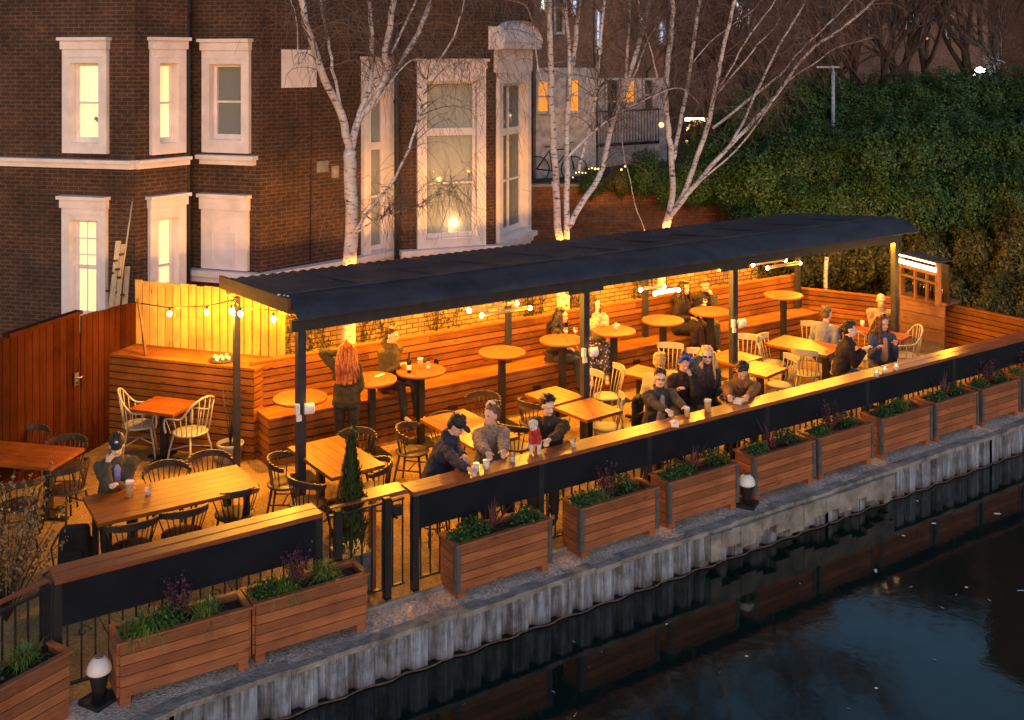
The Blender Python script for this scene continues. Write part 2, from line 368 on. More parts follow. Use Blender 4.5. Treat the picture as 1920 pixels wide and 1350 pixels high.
# ================================================================ ground, canal, water
WATER_Z = -.45
def edge_pts():
    return [(-3.2, 6.6), (0.3, 8.35), (1.6, 8.95), (2.6, 9.2), (10.9, 9.2), (14.5, 9.22), (18, 9.3), (40, 9.9)]
def build_ground():
    E = edge_pts(); m = MB()
    for i in range(len(E)-1):
        a, b = E[i], E[i+1]
        m.quad((a[0], a[1], 0), (b[0], b[1], 0), (b[0], 26, 0), (a[0], 26, 0))
    struct(m, 'towpath', M['gravel'])
    m = MB(); m.quad((-12, 9.70, .004), (1.7, 9.70, .004), (1.7, 26, .004), (-12, 26, .004)); m.quad((1.7, 9.70, .004), (24, 9.70, .004), (24, 26, .004), (1.7, 26, .004)); struct(m, 'terrace_floor', M['resin_floor'])
    # one big sheet to the horizon, behind and below
    m = MB(); m.quad((-300, 26, -.004), (400, 26, -.004), (400, 600, -.004), (-300, 600, -.004))
    m.quad((-300, 6, -.01), (-3.2, 6, -.01), (-3.2, 26, -.01), (-300, 26, -.01))
    m.quad((40, 10, -.01), (400, 10, -.01), (400, 26, -.01), (40, 26, -.01)); struct(m, 'ground', M['dark_ground'])
    m = MB(); m.quad((-300, -60, WATER_Z), (400, -60, WATER_Z), (400, 40, WATER_Z), (-300, 40, WATER_Z)); struct(m, 'canal_water', M['water'])
    m = MB(); m.quad((-300, -60, -2.2), (400, -60, -2.2), (400, 40, -2.2), (-300, 40, -2.2)); struct(m, 'canal_bed', M['dark_ground'])
    # corrugated sheet piling with a capping edge
    m = MB(); cap = MB(); rnd = random.Random(3)
    for i in range(len(E)-1):
        a = Vector((*E[i], 0)); b = Vector((*E[i+1], 0)); L = (b-a).length; t = (b-a)/L; nrm = Vector((t.y, -t.x, 0))
        if i == len(E)-2: L = min(L, 9)
        s = 0; prev = None; hi = True
        while s < L:
            w_ = rnd.uniform(.12,.19) if hi else rnd.uniform(.06,.10)
            o = .035 if hi else -.05
            p0 = a + t*s + nrm*o; p1 = a + t*min(L, s+w_) + nrm*o
            if prev is not None: m.quad((prev.x, prev.y, -1.2), (p0.x, p0.y, -1.2), (p0.x, p0.y, -.045), (prev.x, prev.y, -.045))
            m.quad((p0.x, p0.y, -1.2), (p1.x, p1.y, -1.2), (p1.x, p1.y, -.045), (p0.x, p0.y, -.045))
            prev = p1; s += w_ + .03; hi = not hi
        # capping strip, slightly broken
        n_ = int(L/.35)+1
        for k in range(n_):
            c = a + t*(L*(k+.5)/n_); oo = rnd.uniform(-.012, .012)
            cap.box((c.x+nrm.x*(.02+oo), c.y+nrm.y*(.02+oo), -.022+rnd.uniform(-.008, .006)), (L/n_*1.01, .14+rnd.uniform(0,.02), .05), rz=math.atan2(t.y, t.x))
    w_ = struct(m, 'canal_wall', M['piling'])
    tag(cap.build('canal_coping', M['concrete']), kind='structure')
    # water line rust lip
    m = MB()
    for i in range(len(E)-1):
        a = Vector((*E[i], 0)); b = Vector((*E[i+1], 0)); L = (b-a).length; t = (b-a)/L; nrm = Vector((t.y, -t.x, 0))
        pts = []
        k = 0
        while k*.06 <= min(L, 12):
            q = a + t*(k*.06) + nrm*(.05+.02*math.sin(k*.8)+rnd.uniform(-.006,.006)); pts.append((q.x, q.y, WATER_Z+.012)); k += 1
        if len(pts) > 1: m.tube(pts, .010, 5)
    plain('rust', (.09,.06,.05), .9, var=.4, scale=12); struct(m, 'canal_wall_lip', M['rust'])
    # patch of cast concrete facing where the wall was repaired
    m = MB(); x = 8.75
    while x < 12.05:
        w_ = rnd.uniform(.09, .26); h_ = rnd.uniform(.12, .34)
        m.box((x+w_/2, 9.10+rnd.uniform(-.015,.015), -.04-h_/2), (w_*1.05, .10, h_)); x += w_
    tag(m.build('wall_repair', M['concrete']), kind='structure')
    # pale kerb strip along the railing foot
    m = MB(); m.box(((4.1+5.5)/2, 9.66, .012), (1.5, .03, .03)); m.box((1.2, 9.66, .012), (2.6, .03, .03)); m.box((12.4, 9.66, .012), (13.6, .03, .03))
    struct(m, 'kerb_strip', M['concrete'])
    # floating leaves
    lf = MB()
    for (u, v, s) in ((1751,981,.055),(1642,1070,.085),(1708,1100,.05),(1870,963,.08),(1915,1107,.09),(1694,1004,.04),(1720,939,.03),(1855,1125,.05),(1767,1139,.05),(1038,1297,.04),(1076,1203,.035),(1128,1222,.03),(1753,1237,.04),(1590,1328,.04),(1500,1094,.03),(1400,1230,.03),(1105,1250,.03),(1550,1030,.03),(1793,1115,.04),(1812,1101,.03),(1460,1085,.03),(1643,1290,.03),(1350,1260,.03),(930,1190,.03),(870,1320,.03),(1250,1170,.03)):
        c = G(u, v, WATER_Z+.006); a = random.random()*6; p = []; s *= .62
        for k in range(6):
            q = 2*PI*k/6; p.append((c.x + s*math.cos(q)*math.cos(a)-s*.35*math.sin(q)*math.sin(a), c.y+s*math.cos(q)*math.sin(a)+s*.35*math.sin(q)*math.cos(a), c.z+.003*math.sin(q)))
        n = len(lf.v); lf.v += p; lf.f.append(tuple(range(n, n+6))); lf.uv += [(0,0)]*6; lf.sm.append(False)
    tag(lf.build('floating_leaves', M['label_paper']), 'pale fallen leaves floating on the dark canal water', 'leaves', kind='stuff')
build_ground()

# ================================================================ main house
def cpt(X, D): return cw(X, D)
HP = [cpt(-13, 20.85), cpt(-6.82, 19.3), cpt(-6.15, 20.2), cpt(-6.33, 20.72), cpt(-4.78, 20.2), cpt(-3.36, 21.7), cpt(-2.53, 22.8),
      cpt(-2.34, 22.6), cpt(-.396, 23.3), cpt(.38, 25.2), cpt(-1.5, 31)]
ZT = 9.6
house = empty('brick_house', (*HP[4], 0))
tag(house, 'dark brown brick Victorian house with angled bays and thick white window surrounds', 'house')
def addp(mb, name, m_, parent):
    o = mb.build(name, m_); o.parent = parent
    o.matrix_parent_inverse = Matrix.Translation(-Vector(parent.location)) if parent.type == 'EMPTY' else Matrix.Identity(4)
    return o
def keep(o, parent):
    o.parent = parent; o.matrix_parent_inverse = Matrix.Translation(Vector(parent.location)).inverted(); return o
# each window: (segment, left px, right px, top px, bottom px, glass rect fraction, kind)
def wallseg(m, P, S, z0, z1, holes=()):
    """brick facet with rectangular openings, UV in metres"""
    e = Vector((S[0]-P[0], S[1]-P[1], 0)); L = e.length; e /= L
    xs = sorted(set([0, L] + [h[0] for h in holes] + [h[1] for h in holes])); zs = sorted(set([z0, z1] + [h[2] for h in holes] + [h[3] for h in holes]))
    off = (P[0]*.7+P[1]*1.3) % .225
    for i in range(len(xs)-1):
        for j in range(len(zs)-1):
            cx_, cz = (xs[i]+xs[i+1])/2, (zs[j]+zs[j+1])/2
            if any(h[0] < cx_ < h[1] and h[2] < cz < h[3] for h in holes): continue
            a = (P[0]+e.x*xs[i], P[1]+e.y*xs[i]); b = (P[0]+e.x*xs[i+1], P[1]+e.y*xs[i+1])
            m.quad((*a, zs[j]), (*b, zs[j]), (*b, zs[j+1]), (*a, zs[j+1]),
                   uv=[(xs[i]+off, zs[j]), (xs[i+1]+off, zs[j]), (xs[i+1]+off, zs[j+1]), (xs[i]+off, zs[j+1])])
WIN = [ # seg, (uL,uR,vT,vB) outer, inner (uL,uR,vT,vB), look, headheight
    (0, (122,205,70,287), (143,186,118,268), 'lit', .22, 'tall sash window glowing cream, upper left by the bay corner'),
    (1, (280,344,70,288), (291,330,118,268), 'lit', .22, None),
    (3, (383,471,73,286), (406,449,120,262), 'dark', .22, None),
    (0, (121,203,367,640), (141,184,412,630), 'bars', .22, None),
    (1, (277,344,364,600), (291,327,408,590), 'frost', .22, None),
    (3, (382,468,363,504), None, 'blind', .22, None),
    (5, (677,736,106,474), (683,712,180,470), 'curtain', .0, None),
    (7, (781,909,110,462), (803,880,152,446), 'curtain', .22, None),
    (8, (930,990,100,448), (936,972,156,434), 'curtain2', .0, None)]
holes = {}
wins = []
for seg, o, i_, look, hh, lab in WIN:
    P, S = HP[seg], HP[seg+1]
    um = (o[0]+o[1])/2; vm_ = (o[2]+o[3])/2
    s0, _ = W(P, S, o[0], vm_); s1, _ = W(P, S, o[1], vm_); _, zt = W(P, S, um, o[2]); _, zb = W(P, S, um, o[3])
    L = math.dist(P, S); s0 = max(s0, .03); s1 = min(s1, L-.02)
    if look == 'bars': zb = .5
    if look == 'frost': zb = .6
    if i_:
        g0, _ = W(P, S, i_[0], vm_); g1, _ = W(P, S, i_[1], vm_); _, gt = W(P, S, um, i_[2]); _, gb = W(P, S, um, i_[3])
        if look in ('bars', 'frost'): gb = .75
        g0 = max(g0, s0+.1); g1 = min(g1, s1-.06)
        # the opening seen at an angle: make it symmetric in the surround
        c = (s0+s1)/2; hw = (s1-s0)/2-.17 if look not in ('curtain','curtain2') else (s1-s0)/2-.2
        g0, g1 = c-hw, c+hw
        holes.setdefault(seg, []).append((g0, g1, gb, gt))
    else: g0 = g1 = gb = gt = None
    wins.append((seg, s0, s1, zb, zt, g0, g1, gb, gt, look, hh, lab))
wall = MB()
for i in range(len(HP)-1): wallseg(wall, HP[i], HP[i+1], -.3, ZT, holes.get(i, ()))
keep(wall.build('wall', M['house_brick']), house)
roof = MB()
poly = [Vector((*p, ZT)) for p in HP]; back = [Vector((*cpt(-13, 31), ZT))]
n = len(roof.v); roof.v += [tuple(p) for p in poly+back]; roof.f.append(tuple(range(n, n+len(poly)+1))); roof.uv += [(0,0)]*(len(poly)+1); roof.sm.append(False)
for i in range(len(HP)-1):
    a, b = Vector((*HP[i], 0)), Vector((*HP[i+1], 0)); t = (b-a); rz = math.atan2(t.y, t.x); nr = Vector((t.y, -t.x, 0)).normalized()
    c = (a+b)/2+nr*.12; roof.box((c.x, c.y, ZT-.12), (t.length+.1, .26, .25), rz=rz)
keep(roof.build('roof_cornice', M['dirty_stucco']), house)
def fr(P, S): 
    a, b = Vector((*P, 0)), Vector((*S, 0)); e = (b-a).normalized(); nn = Vector((e.y, -e.x, 0)); return a, e, nn, math.atan2(e.y, e.x)
def fbox(m, P, S, s0, s1, z0, z1, d0, d1):
    """box on a facet: along s0..s1, height z0..z1, projecting d0..d1 outward"""
    a, e, nn, rz = fr(P, S); c = a + e*(s0+s1)/2 + nn*(d0+d1)/2
    m.box((c.x, c.y, (z0+z1)/2), (abs(s1-s0), abs(d1-d0), abs(z1-z0)), rz=rz)
for (seg, s0, s1, zb, zt, g0, g1, gb, gt, look, hh, lab) in wins:
    P, S = HP[seg], HP[seg+1]; a, e, nn, rz = fr(P, S)
    fm = MB()
    if look == 'blind':
        fbox(fm, P, S, s0, s1, zb, zt-.3, .003, .09); fbox(fm, P, S, s0-.02, s1+.02, zt-.3, zt-.07, .004, .13); fbox(fm, P, S, s0-.05, s1+.05, zt-.07, zt, .004, .18)
        c = (s0+s1)/2; w2 = (s1-s0)*.24
        for (x0, x1, y0, y1) in ((c-w2-.03, c-w2, zb+.1, zt-.75), (c+w2, c+w2+.03, zb+.1, zt-.75), (c-w2-.03, c+w2+.03, zt-.75, zt-.72)):
            fbox(fm, P, S, x0, x1, y0, y1, .09, .105)
        f = keep(fm.build('window', M['stucco']), house); f['label'] = 'blocked window filled in with white plaster'; continue
    # surround as four pieces butted together
    hz = zt-hh if hh else zt-.06
    fbox(fm, P, S, s0, g0, zb, hz, -.16, .09); fbox(fm, P, S, g1, s1, zb, hz, -.16, .09)
    fbox(fm, P, S, g0, g1, gt, hz, -.16, .09); fbox(fm, P, S, g0, g1, zb, gb, -.16, .088)
    if hh:
        fbox(fm, P, S, s0-.02, s1+.02, hz, zt-.06, .003, .13); fbox(fm, P, S, s0-.05, s1+.05, zt-.06, zt, .003, .19)
        fbox(fm, P, S, g0-.1, g1+.1, gt+.10, gt+.13, .09, .11)
    else: fbox(fm, P, S, s0-.03, s1+.03, hz, zt, .003, .12)
    f = keep(fm.build('window', M['stucco']), house)
    # sash
    sm_ = MB(); t_ = .055; zc = (gb+gt)/2
    D0, D1 = -.14, -.09
    if look.startswith('curtain'):
        z2 = gt-(gt-gb)*.33
        fbox(sm_, P, S, g0, g1, z2-.06, z2+.10, D0, D1+.03)
        if look == 'curtain2':
            cc = (g0+g1)/2; fbox(sm_, P, S, cc-.02, cc+.02, gb+.1, z2-.06, D0, D1); fbox(sm_, P, S, cc-.02, cc+.02, z2+.1, gt-.06, D0, D1)
        zc = gb+(z2-gb)*.52
    fbox(sm_, P, S, g0, g0+t_, gb, gt, D0, D1); fbox(sm_, P, S, g1-t_, g1, gb, gt, D0, D1)
    fbox(sm_, P, S, g0+t_, g1-t_, gt-.06, gt, D0, D1); fbox(sm_, P, S, g0+t_, g1-t_, gb, gb+.10, D0, D1); fbox(sm_, P, S, g0+t_, g1-t_, zc-.02, zc+.02, D0, D1+.01)
    if look == 'bars':
        for k in range(3): 
            x = g0+.1+(g1-g0-.2)*k/2; fbox(sm_, P, S, x-.008, x+.008, gb, gt, -.05, -.035)
        for z in (gt-.35, gb+.95, gb+1.15): fbox(sm_, P, S, g0, g1, z-.012, z+.012, -.06, -.05)
    s_ = sm_.build('sash', M['stucco']); s_.parent = f
    gm = MB(); c0 = a+e*g0+nn*-.12; c1 = a+e*g1+nn*-.12
    gm.quad((c0.x, c0.y, gb), (c1.x, c1.y, gb), (c1.x, c1.y, gt), (c0.x, c0.y, gt))
    gl = gm.build('pane', M['pane_glass']); gl.parent = f
    bm_ = MB(); dd = -.30
    c0 = a+e*(g0-.15)+nn*dd; c1 = a+e*(g1+.15)+nn*dd
    bm_.quad((c0.x, c0.y, gb-.1), (c1.x, c1.y, gb-.1), (c1.x, c1.y, gt+.1), (c0.x, c0.y, gt+.1))
    mm = {'lit': 'window_glow', 'bars': 'window_glow', 'frost': 'window_glow', 'dark': 'dark_room', 'curtain': 'curtain', 'curtain2': 'dark_room'}[look]
    bb = bm_.build('blind', M[mm]); bb.parent = f
    if look.startswith('curtain') :
        # small lamp on the room side of the glass
        pass
# string courses and sills
tr = MB()
for seg in (0, 1):
    P, S = HP[seg], HP[seg+1]; L = math.dist(P, S); fbox(tr, P, S, 0, L, 3.60, 3.66, .003, .16); fbox(tr, P, S, 0, L, 3.50, 3.60, .003, .09)
keep(tr.build('string_course', M['stucco']), house)
tr = MB(); P, S = HP[3], HP[4]; L = math.dist(P, S)
s0, _ = W(P, S, 377, 290); s1, _ = W(P, S, 484, 290); s1 = min(s1, L-.03)
fbox(tr, P, S, s0, s1, 3.58, 3.66, .003, .2); fbox(tr, P, S, s0+.04, s1-.04, 3.48, 3.58, .003, .12)
keep(tr.build('sill', M['stucco']), house)
tr = MB()
for seg in (3, 4, 5, 7, 8):
    P, S = HP[seg], HP[seg+1]; L = math.dist(P, S)
    fbox(tr, P, S, -.05 if seg != 3 else .1, L+.06, 1.34, 1.45, .003, .22)
    fbox(tr, P, S, -.03 if seg != 3 else .15, L+.03, 1.22, 1.34, .003, .13)
    if seg != 3: fbox(tr, P, S, 0, L+.02, .3, 1.22, .003, .06)
keep(tr.build('plinth_ledge', M['stucco']), house)
# pediment over the narrow bay window
pd = MB(); P, S = HP[8], HP[9]; a, e, nn, rz = fr(P, S); L = math.dist(P, S)
fbox(pd, P, S, -.18, L+.12, 5.72, 5.86, .003, .30); fbox(pd, P, S, -.02, L+.04, 5.2, 5.72, .003, .10)
pts = []
for k in range(13):
    q = PI*k/12; pts.append((L/2-(L/2+.15)*math.cos(q), 5.86+.50*math.sin(q)))
for k in range(12):
    (s0, z0), (s1, z1) = pts[k], pts[k+1]
    for d in (.0,):
        p = [a+e*s0+nn*.32, a+e*s1+nn*.32, a+e*s1-nn*.05, a+e*s0-nn*.05]
        pd.quad((p[0].x, p[0].y, z0), (p[1].x, p[1].y, z1), (p[2].x, p[2].y, z1), (p[3].x, p[3].y, z0))
        pd.quad((p[0].x, p[0].y, 5.862), (p[1].x, p[1].y, 5.862), (p[1].x-nn.x*.08, p[1].y-nn.y*.08, z1), (p[0].x-nn.x*.08, p[0].y-nn.y*.08, z0))
pd.box((a.x+e.x*-.1+nn.x*.1, a.y+e.y*-.1+nn.y*.1, 5.95), (.18, .3, .5), rz=rz)
keep(pd.build('pediment', M['stucco']), house)
# blank white plaque on the facade
s, z = W(HP[4], HP[5], 527, 128); s1, _ = W(HP[4], HP[5], 592, 128); _, zt = W(HP[4], HP[5], 560, 93); _, zb = W(HP[4], HP[5], 560, 164)
pq = MB(); fbox(pq, HP[4], HP[5], s, s1, zb, zt, .003, .03); keep(pq.build('plaque', M['stucco']), house)
# drainpipes
for (u, D, name) in ((352, 20.35, 'drainpipe'), (744, 22.35, 'drainpipe')):
    m = MB(); p = U(u, D, 0); m.tube([(p.x, p.y, -.2), (p.x, p.y, ZT-.3)], .055, 10)
    for z in (1.2, 2.9, 4.6, 6.4): m.tube([(p.x, p.y, z-.04), (p.x, p.y, z+.04)], .075, 10)
    keep(m.build(name, M['post_metal']), house)

# sloping handrail seen through the upper left window, pale plates standing in for light patches, a cable on the brick
hr = MB(); sA, zA = W(HP[0], HP[1], 166, 222); sB, zB = W(HP[0], HP[1], 190, 242); a, e, nn, rz = fr(HP[0], HP[1]); pA = a+e*sA-nn*.2; pB = a+e*sB-nn*.2
hr.tube([(pA.x, pA.y, zA), (pB.x, pB.y, zB)], .035, 6); keep(hr.build('inner_handrail', M['old_wood']), house)
for (seg, u, v, w2, h2) in ((4, 604, 312, .14, .11), (4, 628, 322, .09, .12)):
    s, z = W(HP[seg], HP[seg+1], u, v); vb = MB(); fbox(vb, HP[seg], HP[seg+1], s-w2, s+w2, z-h2, z+h2, .003, .02); keep(vb.build('light_patch', M['concrete']), house)
cb = MB(); a, e, nn, rz = fr(HP[4], HP[5]); q = a+e*1.15+nn*.015; cb.tube([(q.x, q.y, 1.5), (q.x+e.x*.03, q.y+e.y*.03, 4.0), (q.x, q.y, 9)], .010, 5); keep(cb.build('cable', M['black_metal']), house)
# lamp glow seen inside the bay window
s, z = W(HP[7], HP[8], 858, 421); a, e, nn, rz = fr(HP[7], HP[8]); c = a+e*s-nn*.22
lm = MB(); lm.ell((c.x, c.y, z), (.05, .05, .05)); tag(lm.build('window_lamp', M['bulb']), 'small glowing lamp inside the tall bay window', 'lamp')

# ================================================================ brick walls behind the terrace
def slab_wall(name, P, S, z0, z1, th, m_, cope=None, label=None, cat='wall', z1b=None):
    m = MB(); a, e, nn, rz = fr(P, S); L = math.dist(P, S); z1b = z1b or z1
    f0, f1 = a, a+e*L; b0, b1 = f0-nn*th, f1-nn*th
    def v(p, z): return (p.x, p.y, z)
    m.quad(v(f0,z0), v(f1,z0), v(f1,z1b), v(f0,z1), uv=[(0,z0),(L,z0),(L,z1b),(0,z1)])
    m.quad(v(b1,z0), v(b0,z0), v(b0,z1), v(b1,z1b), uv=[(0,z0),(L,z0),(L,z1),(0,z1b)])
    m.quad(v(f0,z1), v(f1,z1b), v(b1,z1b), v(b0,z1), uv=[(0,0),(L,0),(L,th),(0,th)])
    m.quad(v(b0,z0), v(f0,z0), v(f0,z1), v(b0,z1), uv=[(0,z0),(th,z0),(th,z1),(0,z1)]); m.quad(v(f1,z0), v(b1,z0), v(b1,z1b), v(f1,z1b), uv=[(0,z0),(th,z0),(th,z1),(0,z1)])
    o = empty(name, (*P, 0)); tag(o, label, cat); keep(m.build('brickwork', m_), o)
    c = MB(); c_ = (f0+f1)/2-nn*th/2; c.box((c_.x, c_.y, (z1+z1b)/2+.03), (L, th+.06, .06), rz=rz); keep(c.build('coping', cope or M['concrete']), o)
    return o
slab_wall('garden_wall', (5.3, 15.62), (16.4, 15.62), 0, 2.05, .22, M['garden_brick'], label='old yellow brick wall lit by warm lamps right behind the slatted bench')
P_ = cpt(.2, 26.8); S_ = cpt(9.4, 27.6)
slab_wall('retaining_wall', P_, S_, 0, 2.28, .3, M['red_brick'], label='long red brick retaining wall holding up the street behind the birches')
# raised street behind it
m = MB(); a, e, nn, rz = fr(P_, S_)
p0 = a-nn*.3-e*14; p1 = a-nn*.3+e*60; p2 = p1-nn*70; p3 = p0-nn*70
m.quad((p0.x, p0.y, 2.2), (p1.x, p1.y, 2.2), (p2.x, p2.y, 2.2), (p3.x, p3.y, 2.2)); struct(m, 'upper_street', M['asphalt'])

# ================================================================ timber: counter, fences, bench
def boards_v(m, P, S, z0, z1, w_=.12, th=.022, gap=.010, z1b=None, off=0, jit=.006):
    a, e, nn, rz = fr(P, S); L = math.dist(P, S); n = max(1, int(L/(w_+gap))); w2 = L/n; z1b = z1 if z1b is None else z1b
    for k in range(n):
        s = (k+.5)*w2; zt = z1+(z1b-z1)*s/L+random.uniform(-jit, jit); c = a+e*s+nn*(off+random.uniform(-.002,.002))
        m.box((c.x, c.y, (z0+zt)/2), (w2-gap, th, zt-z0), rz=rz)
BACKS = []
plain('dark_backing', (.020,.010,.006), .95)
def boards_h(m, P, S, z0, z1, w_=.075, th=.02, gap=.02, off=0):
    a, e, nn, rz = fr(P, S); L = math.dist(P, S); w_ = min(w_, .08); n = max(1, round((z1-z0)/(w_+gap))); h = (z1-z0)/n
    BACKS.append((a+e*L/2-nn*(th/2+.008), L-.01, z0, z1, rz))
    for k in range(n):
        s = 0
        while s < L-.01:                       # boards butt-jointed at random lengths
            l_ = min(random.uniform(1.6, 3.6), L-s)
            if L-s-l_ < .5: l_ = L-s
            c = a+e*(s+l_/2)+nn*(off+random.uniform(-.002,.002)); m.box((c.x, c.y, z0+(k+.5)*h+random.uniform(-.0015,.0015)), (l_-.004, th, h-gap), rz=rz); s += l_
def shade_backing(o, mt='dark_backing'):  # dark sheets added behind the boards, standing in for shade in the gaps
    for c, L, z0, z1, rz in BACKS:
        m = MB(); m.box((c.x, c.y, (z0+z1)/2), (L, .006, z1-z0-.01), rz=rz); keep(m.build('shade_backing', M[mt]), o)
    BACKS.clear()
CL = cpt(-5.81, 15.34); CR = cpt(-3.54, 14.60)     # counter front corners
a, e, nn, rz = fr(CL, CR)
bk = lambda p, d: (p[0]-nn.x*d, p[1]-nn.y*d)
CLb, CRb = bk(CL, .56), bk(CR, .56)
ct = empty('timber_counter', (*CL, 0)); tag(ct, 'waist high counter clad in horizontal orange boards under the yellow fence', 'counter')
m = MB(); boards_h(m, CL, CR, .0, 1.215, .095); keep(m.build('front_cladding', M['deck_wood']), ct)
m = MB(); boards_h(m, bk(CR, .0), bk(CR, .56), .0, 1.215, .095); keep(m.build('end_cladding', M['deck_wood']), ct)
m = MB(); L = math.dist(CL, CR)
for k in range(5):
    c = Vector((*CL, 0))+e*(L/2)-nn*(.03+.12*k+.02); m.box((c.x, c.y, 1.24), (L+.06, .115, .035), rz=rz)
keep(m.build('counter_top', M['deck_wood']), ct)
shade_backing(ct)
# yellow fence behind the counter
YF = bk(CL, .60); YR = bk(CR, .60); YR = (YR[0]+e.x*.15, YR[1]+e.y*.15)
fn = empty('pale_board_fence', (*YF, 0)); tag(fn, 'pale yellow vertical board fence behind the counter, lit by bulbs', 'fence')
m = MB(); boards_v(m, YF, YR, 0, 2.2, .115, gap=.018, z1b=2.16, jit=.012); keep(m.build('boards', M['pale_wood']), fn)
a2, e2, n2, r2 = fr(YF, YR); BACKS.append((a2+e2*math.dist(YF, YR)/2-n2*.018, math.dist(YF, YR)-.02, .02, 2.14, r2)); shade_backing(fn)
m = MB(); a2, e2, n2, r2 = fr(YF, YR)
for z in (.5, 1.9): c = a2+e2*math.dist(YF, YR)/2-n2*.04; m.box((c.x, c.y, z), (math.dist(YF, YR), .04, .07), rz=r2)
keep(m.build('batten', M['pale_wood']), fn)
# dark curved board leaning in the corner
m = MB(); p = U(262, 15.35, 0); q = U(275, 15.2, 1.27)
pts = [U(259, 15.4, 2.02), U(264, 15.35, 1.8), U(269, 15.3, 1.55), U(273, 15.25, 1.272)]
for i in range(3): 
    c = (pts[i]+pts[i+1])/2; d = pts[i+1]-pts[i]; m.cap(pts[i], pts[i+1], .022, .022, 6)
tag(m.build('bent_branch', M['old_wood']), 'dark bent branch leaning on the yellow fence above the counter corner', 'branch')
# left red fence, coming towards the camera
dr = Vector((-.31, -.95)); dr.normalize()
def lf(t): return cpt(-5.79+dr.x*t, 15.34+dr.y*t)
fl = empty('red_board_fence', (*lf(0), 0)); tag(fl, 'tall reddish vertical board fence running along the left side of the terrace', 'fence')
m = MB(); boards_v(m, lf(4.2), lf(.62), 0, 1.97, .115, z1b=1.96); boards_v(m, lf(.60), lf(-.58), 0, 1.94, .105, z1b=1.88); keep(m.build('boards', M['red_wood']), fl)
m = MB(); A1, B1 = lf(1.95), lf(.62); a2, e2, n2, r2 = fr(A1, B1); c = a2+e2*math.dist(A1,B1)/2; m.box((c.x, c.y, 2.0), (math.dist(A1,B1), .12, .05), rz=r2)
keep(m.build('coping_board', M['red_wood']), fl)
# keypad on the fence door
p = lf(.95); q = W(lf(4.2), lf(-.58), 139, 710); a2, e2, n2, r2 = fr(lf(4.2), lf(-.58)); c = a2+e2*q[0]+n2*.035
kp = empty('door_keypad', (c.x, c.y, q[1])); tag(kp, 'small pale metal lock plate fixed on the red board fence', 'door lock')
m = MB(); m.box((0,0,0), (.07, .02, .17), rz=r2); m.build('plate', M['steel'], kp)
m = MB(); m.tube([(n2.x*.01, n2.y*.01, .02), (n2.x*.05, n2.y*.05, .02), (n2.x*.05+e2.x*.07, n2.y*.05+e2.y*.07, .02)], .011, 8); m.build('handle', M['steel'], kp)
m = MB(); m.box((n2.x*.012, n2.y*.012, -.05), (.035, .02, .03), rz=r2); m.build('keys', M['black_metal'], kp)

# long bench
BX0, BX1, BF, BB = 5.17, 16.1, 13.75, 14.27; SEAT = .66
bn = empty('slatted_bench', (BX0, BF, 0)); tag(bn, 'long high bench of orange horizontal slats running under the canopy along the brick wall', 'bench')
m = MB(); boards_h(m, (BX0, BF), (BX1, BF), .0, SEAT-.035, .085, off=0); keep(m.build('front_panel', M['deck_wood']), bn)
m = MB(); boards_h(m, (BX0, BB), (BX0, BF), .0, SEAT-.035, .085); keep(m.build('end_panel', M['deck_wood']), bn)
m = MB()
for k in range(5): m.box(((BX0+BX1)/2, BF+.045+.115*k, SEAT-.017), (BX1-BX0+.02, .108, .034))
keep(m.build('seat', M['deck_wood']), bn)
m = MB(); boards_h(m, (BX0-.1, BB), (BX1, BB), SEAT+.01, 1.27, .085, off=0); m.box(((BX0+BX1)/2, BB+.05, 1.285), (BX1-BX0+.1, .10, .03)); keep(m.build('backrest', M['deck_wood']), bn); shade_backing(bn)
m = MB()
for (u, v) in ((849,764),(1007,726),(1194,678)):
    p = Q(u, v, BF-.03); m.box((p.x, p.y, p.z), (.14, .03, .055))
keep(m.build('vent', M['black_metal']), bn)

# right end fences and the bar hut
F1 = (U(1503, 20.9, 0).x, U(1503, 20.9, 0).y); F2 = (U(1690, 20.0, 0).x, U(1690, 20.0, 0).y)
def hfence(P, S, z1, label, mt='deck_wood'):
    o = empty('slat_fence', (*P, 0)); tag(o, label, 'fence'); m = MB(); boards_h(m, P, S, .02, z1, .088, gap=.018); keep(m.build('slats', M[mt]), o); shade_backing(o)
    m = MB(); a, e, nn, rz = fr(P, S); L = math.dist(P, S); c = a+e*L/2-nn*.01; m.box((c.x, c.y, z1+.02), (L, .09, .03), rz=rz); keep(m.build('top_board', M[mt]), o)
    for k in range(4):
        c = a+e*(L*k/3*.98+.04)-nn*.05; m = MB(); m.box((c.x, c.y, z1/2), (.07, .07, z1), rz=rz); keep(m.build('post', M['post_metal']), o)
hfence(F1, F2, .98, 'low orange slat fence behind the seated man in grey')
p = U(1771, 19.6, 0); q = U(2080, 17.2, 0)
hfence((p.x, p.y), (q.x, q.y), .98, 'low orange slat fence right of the bar hut, beyond the dark rail')
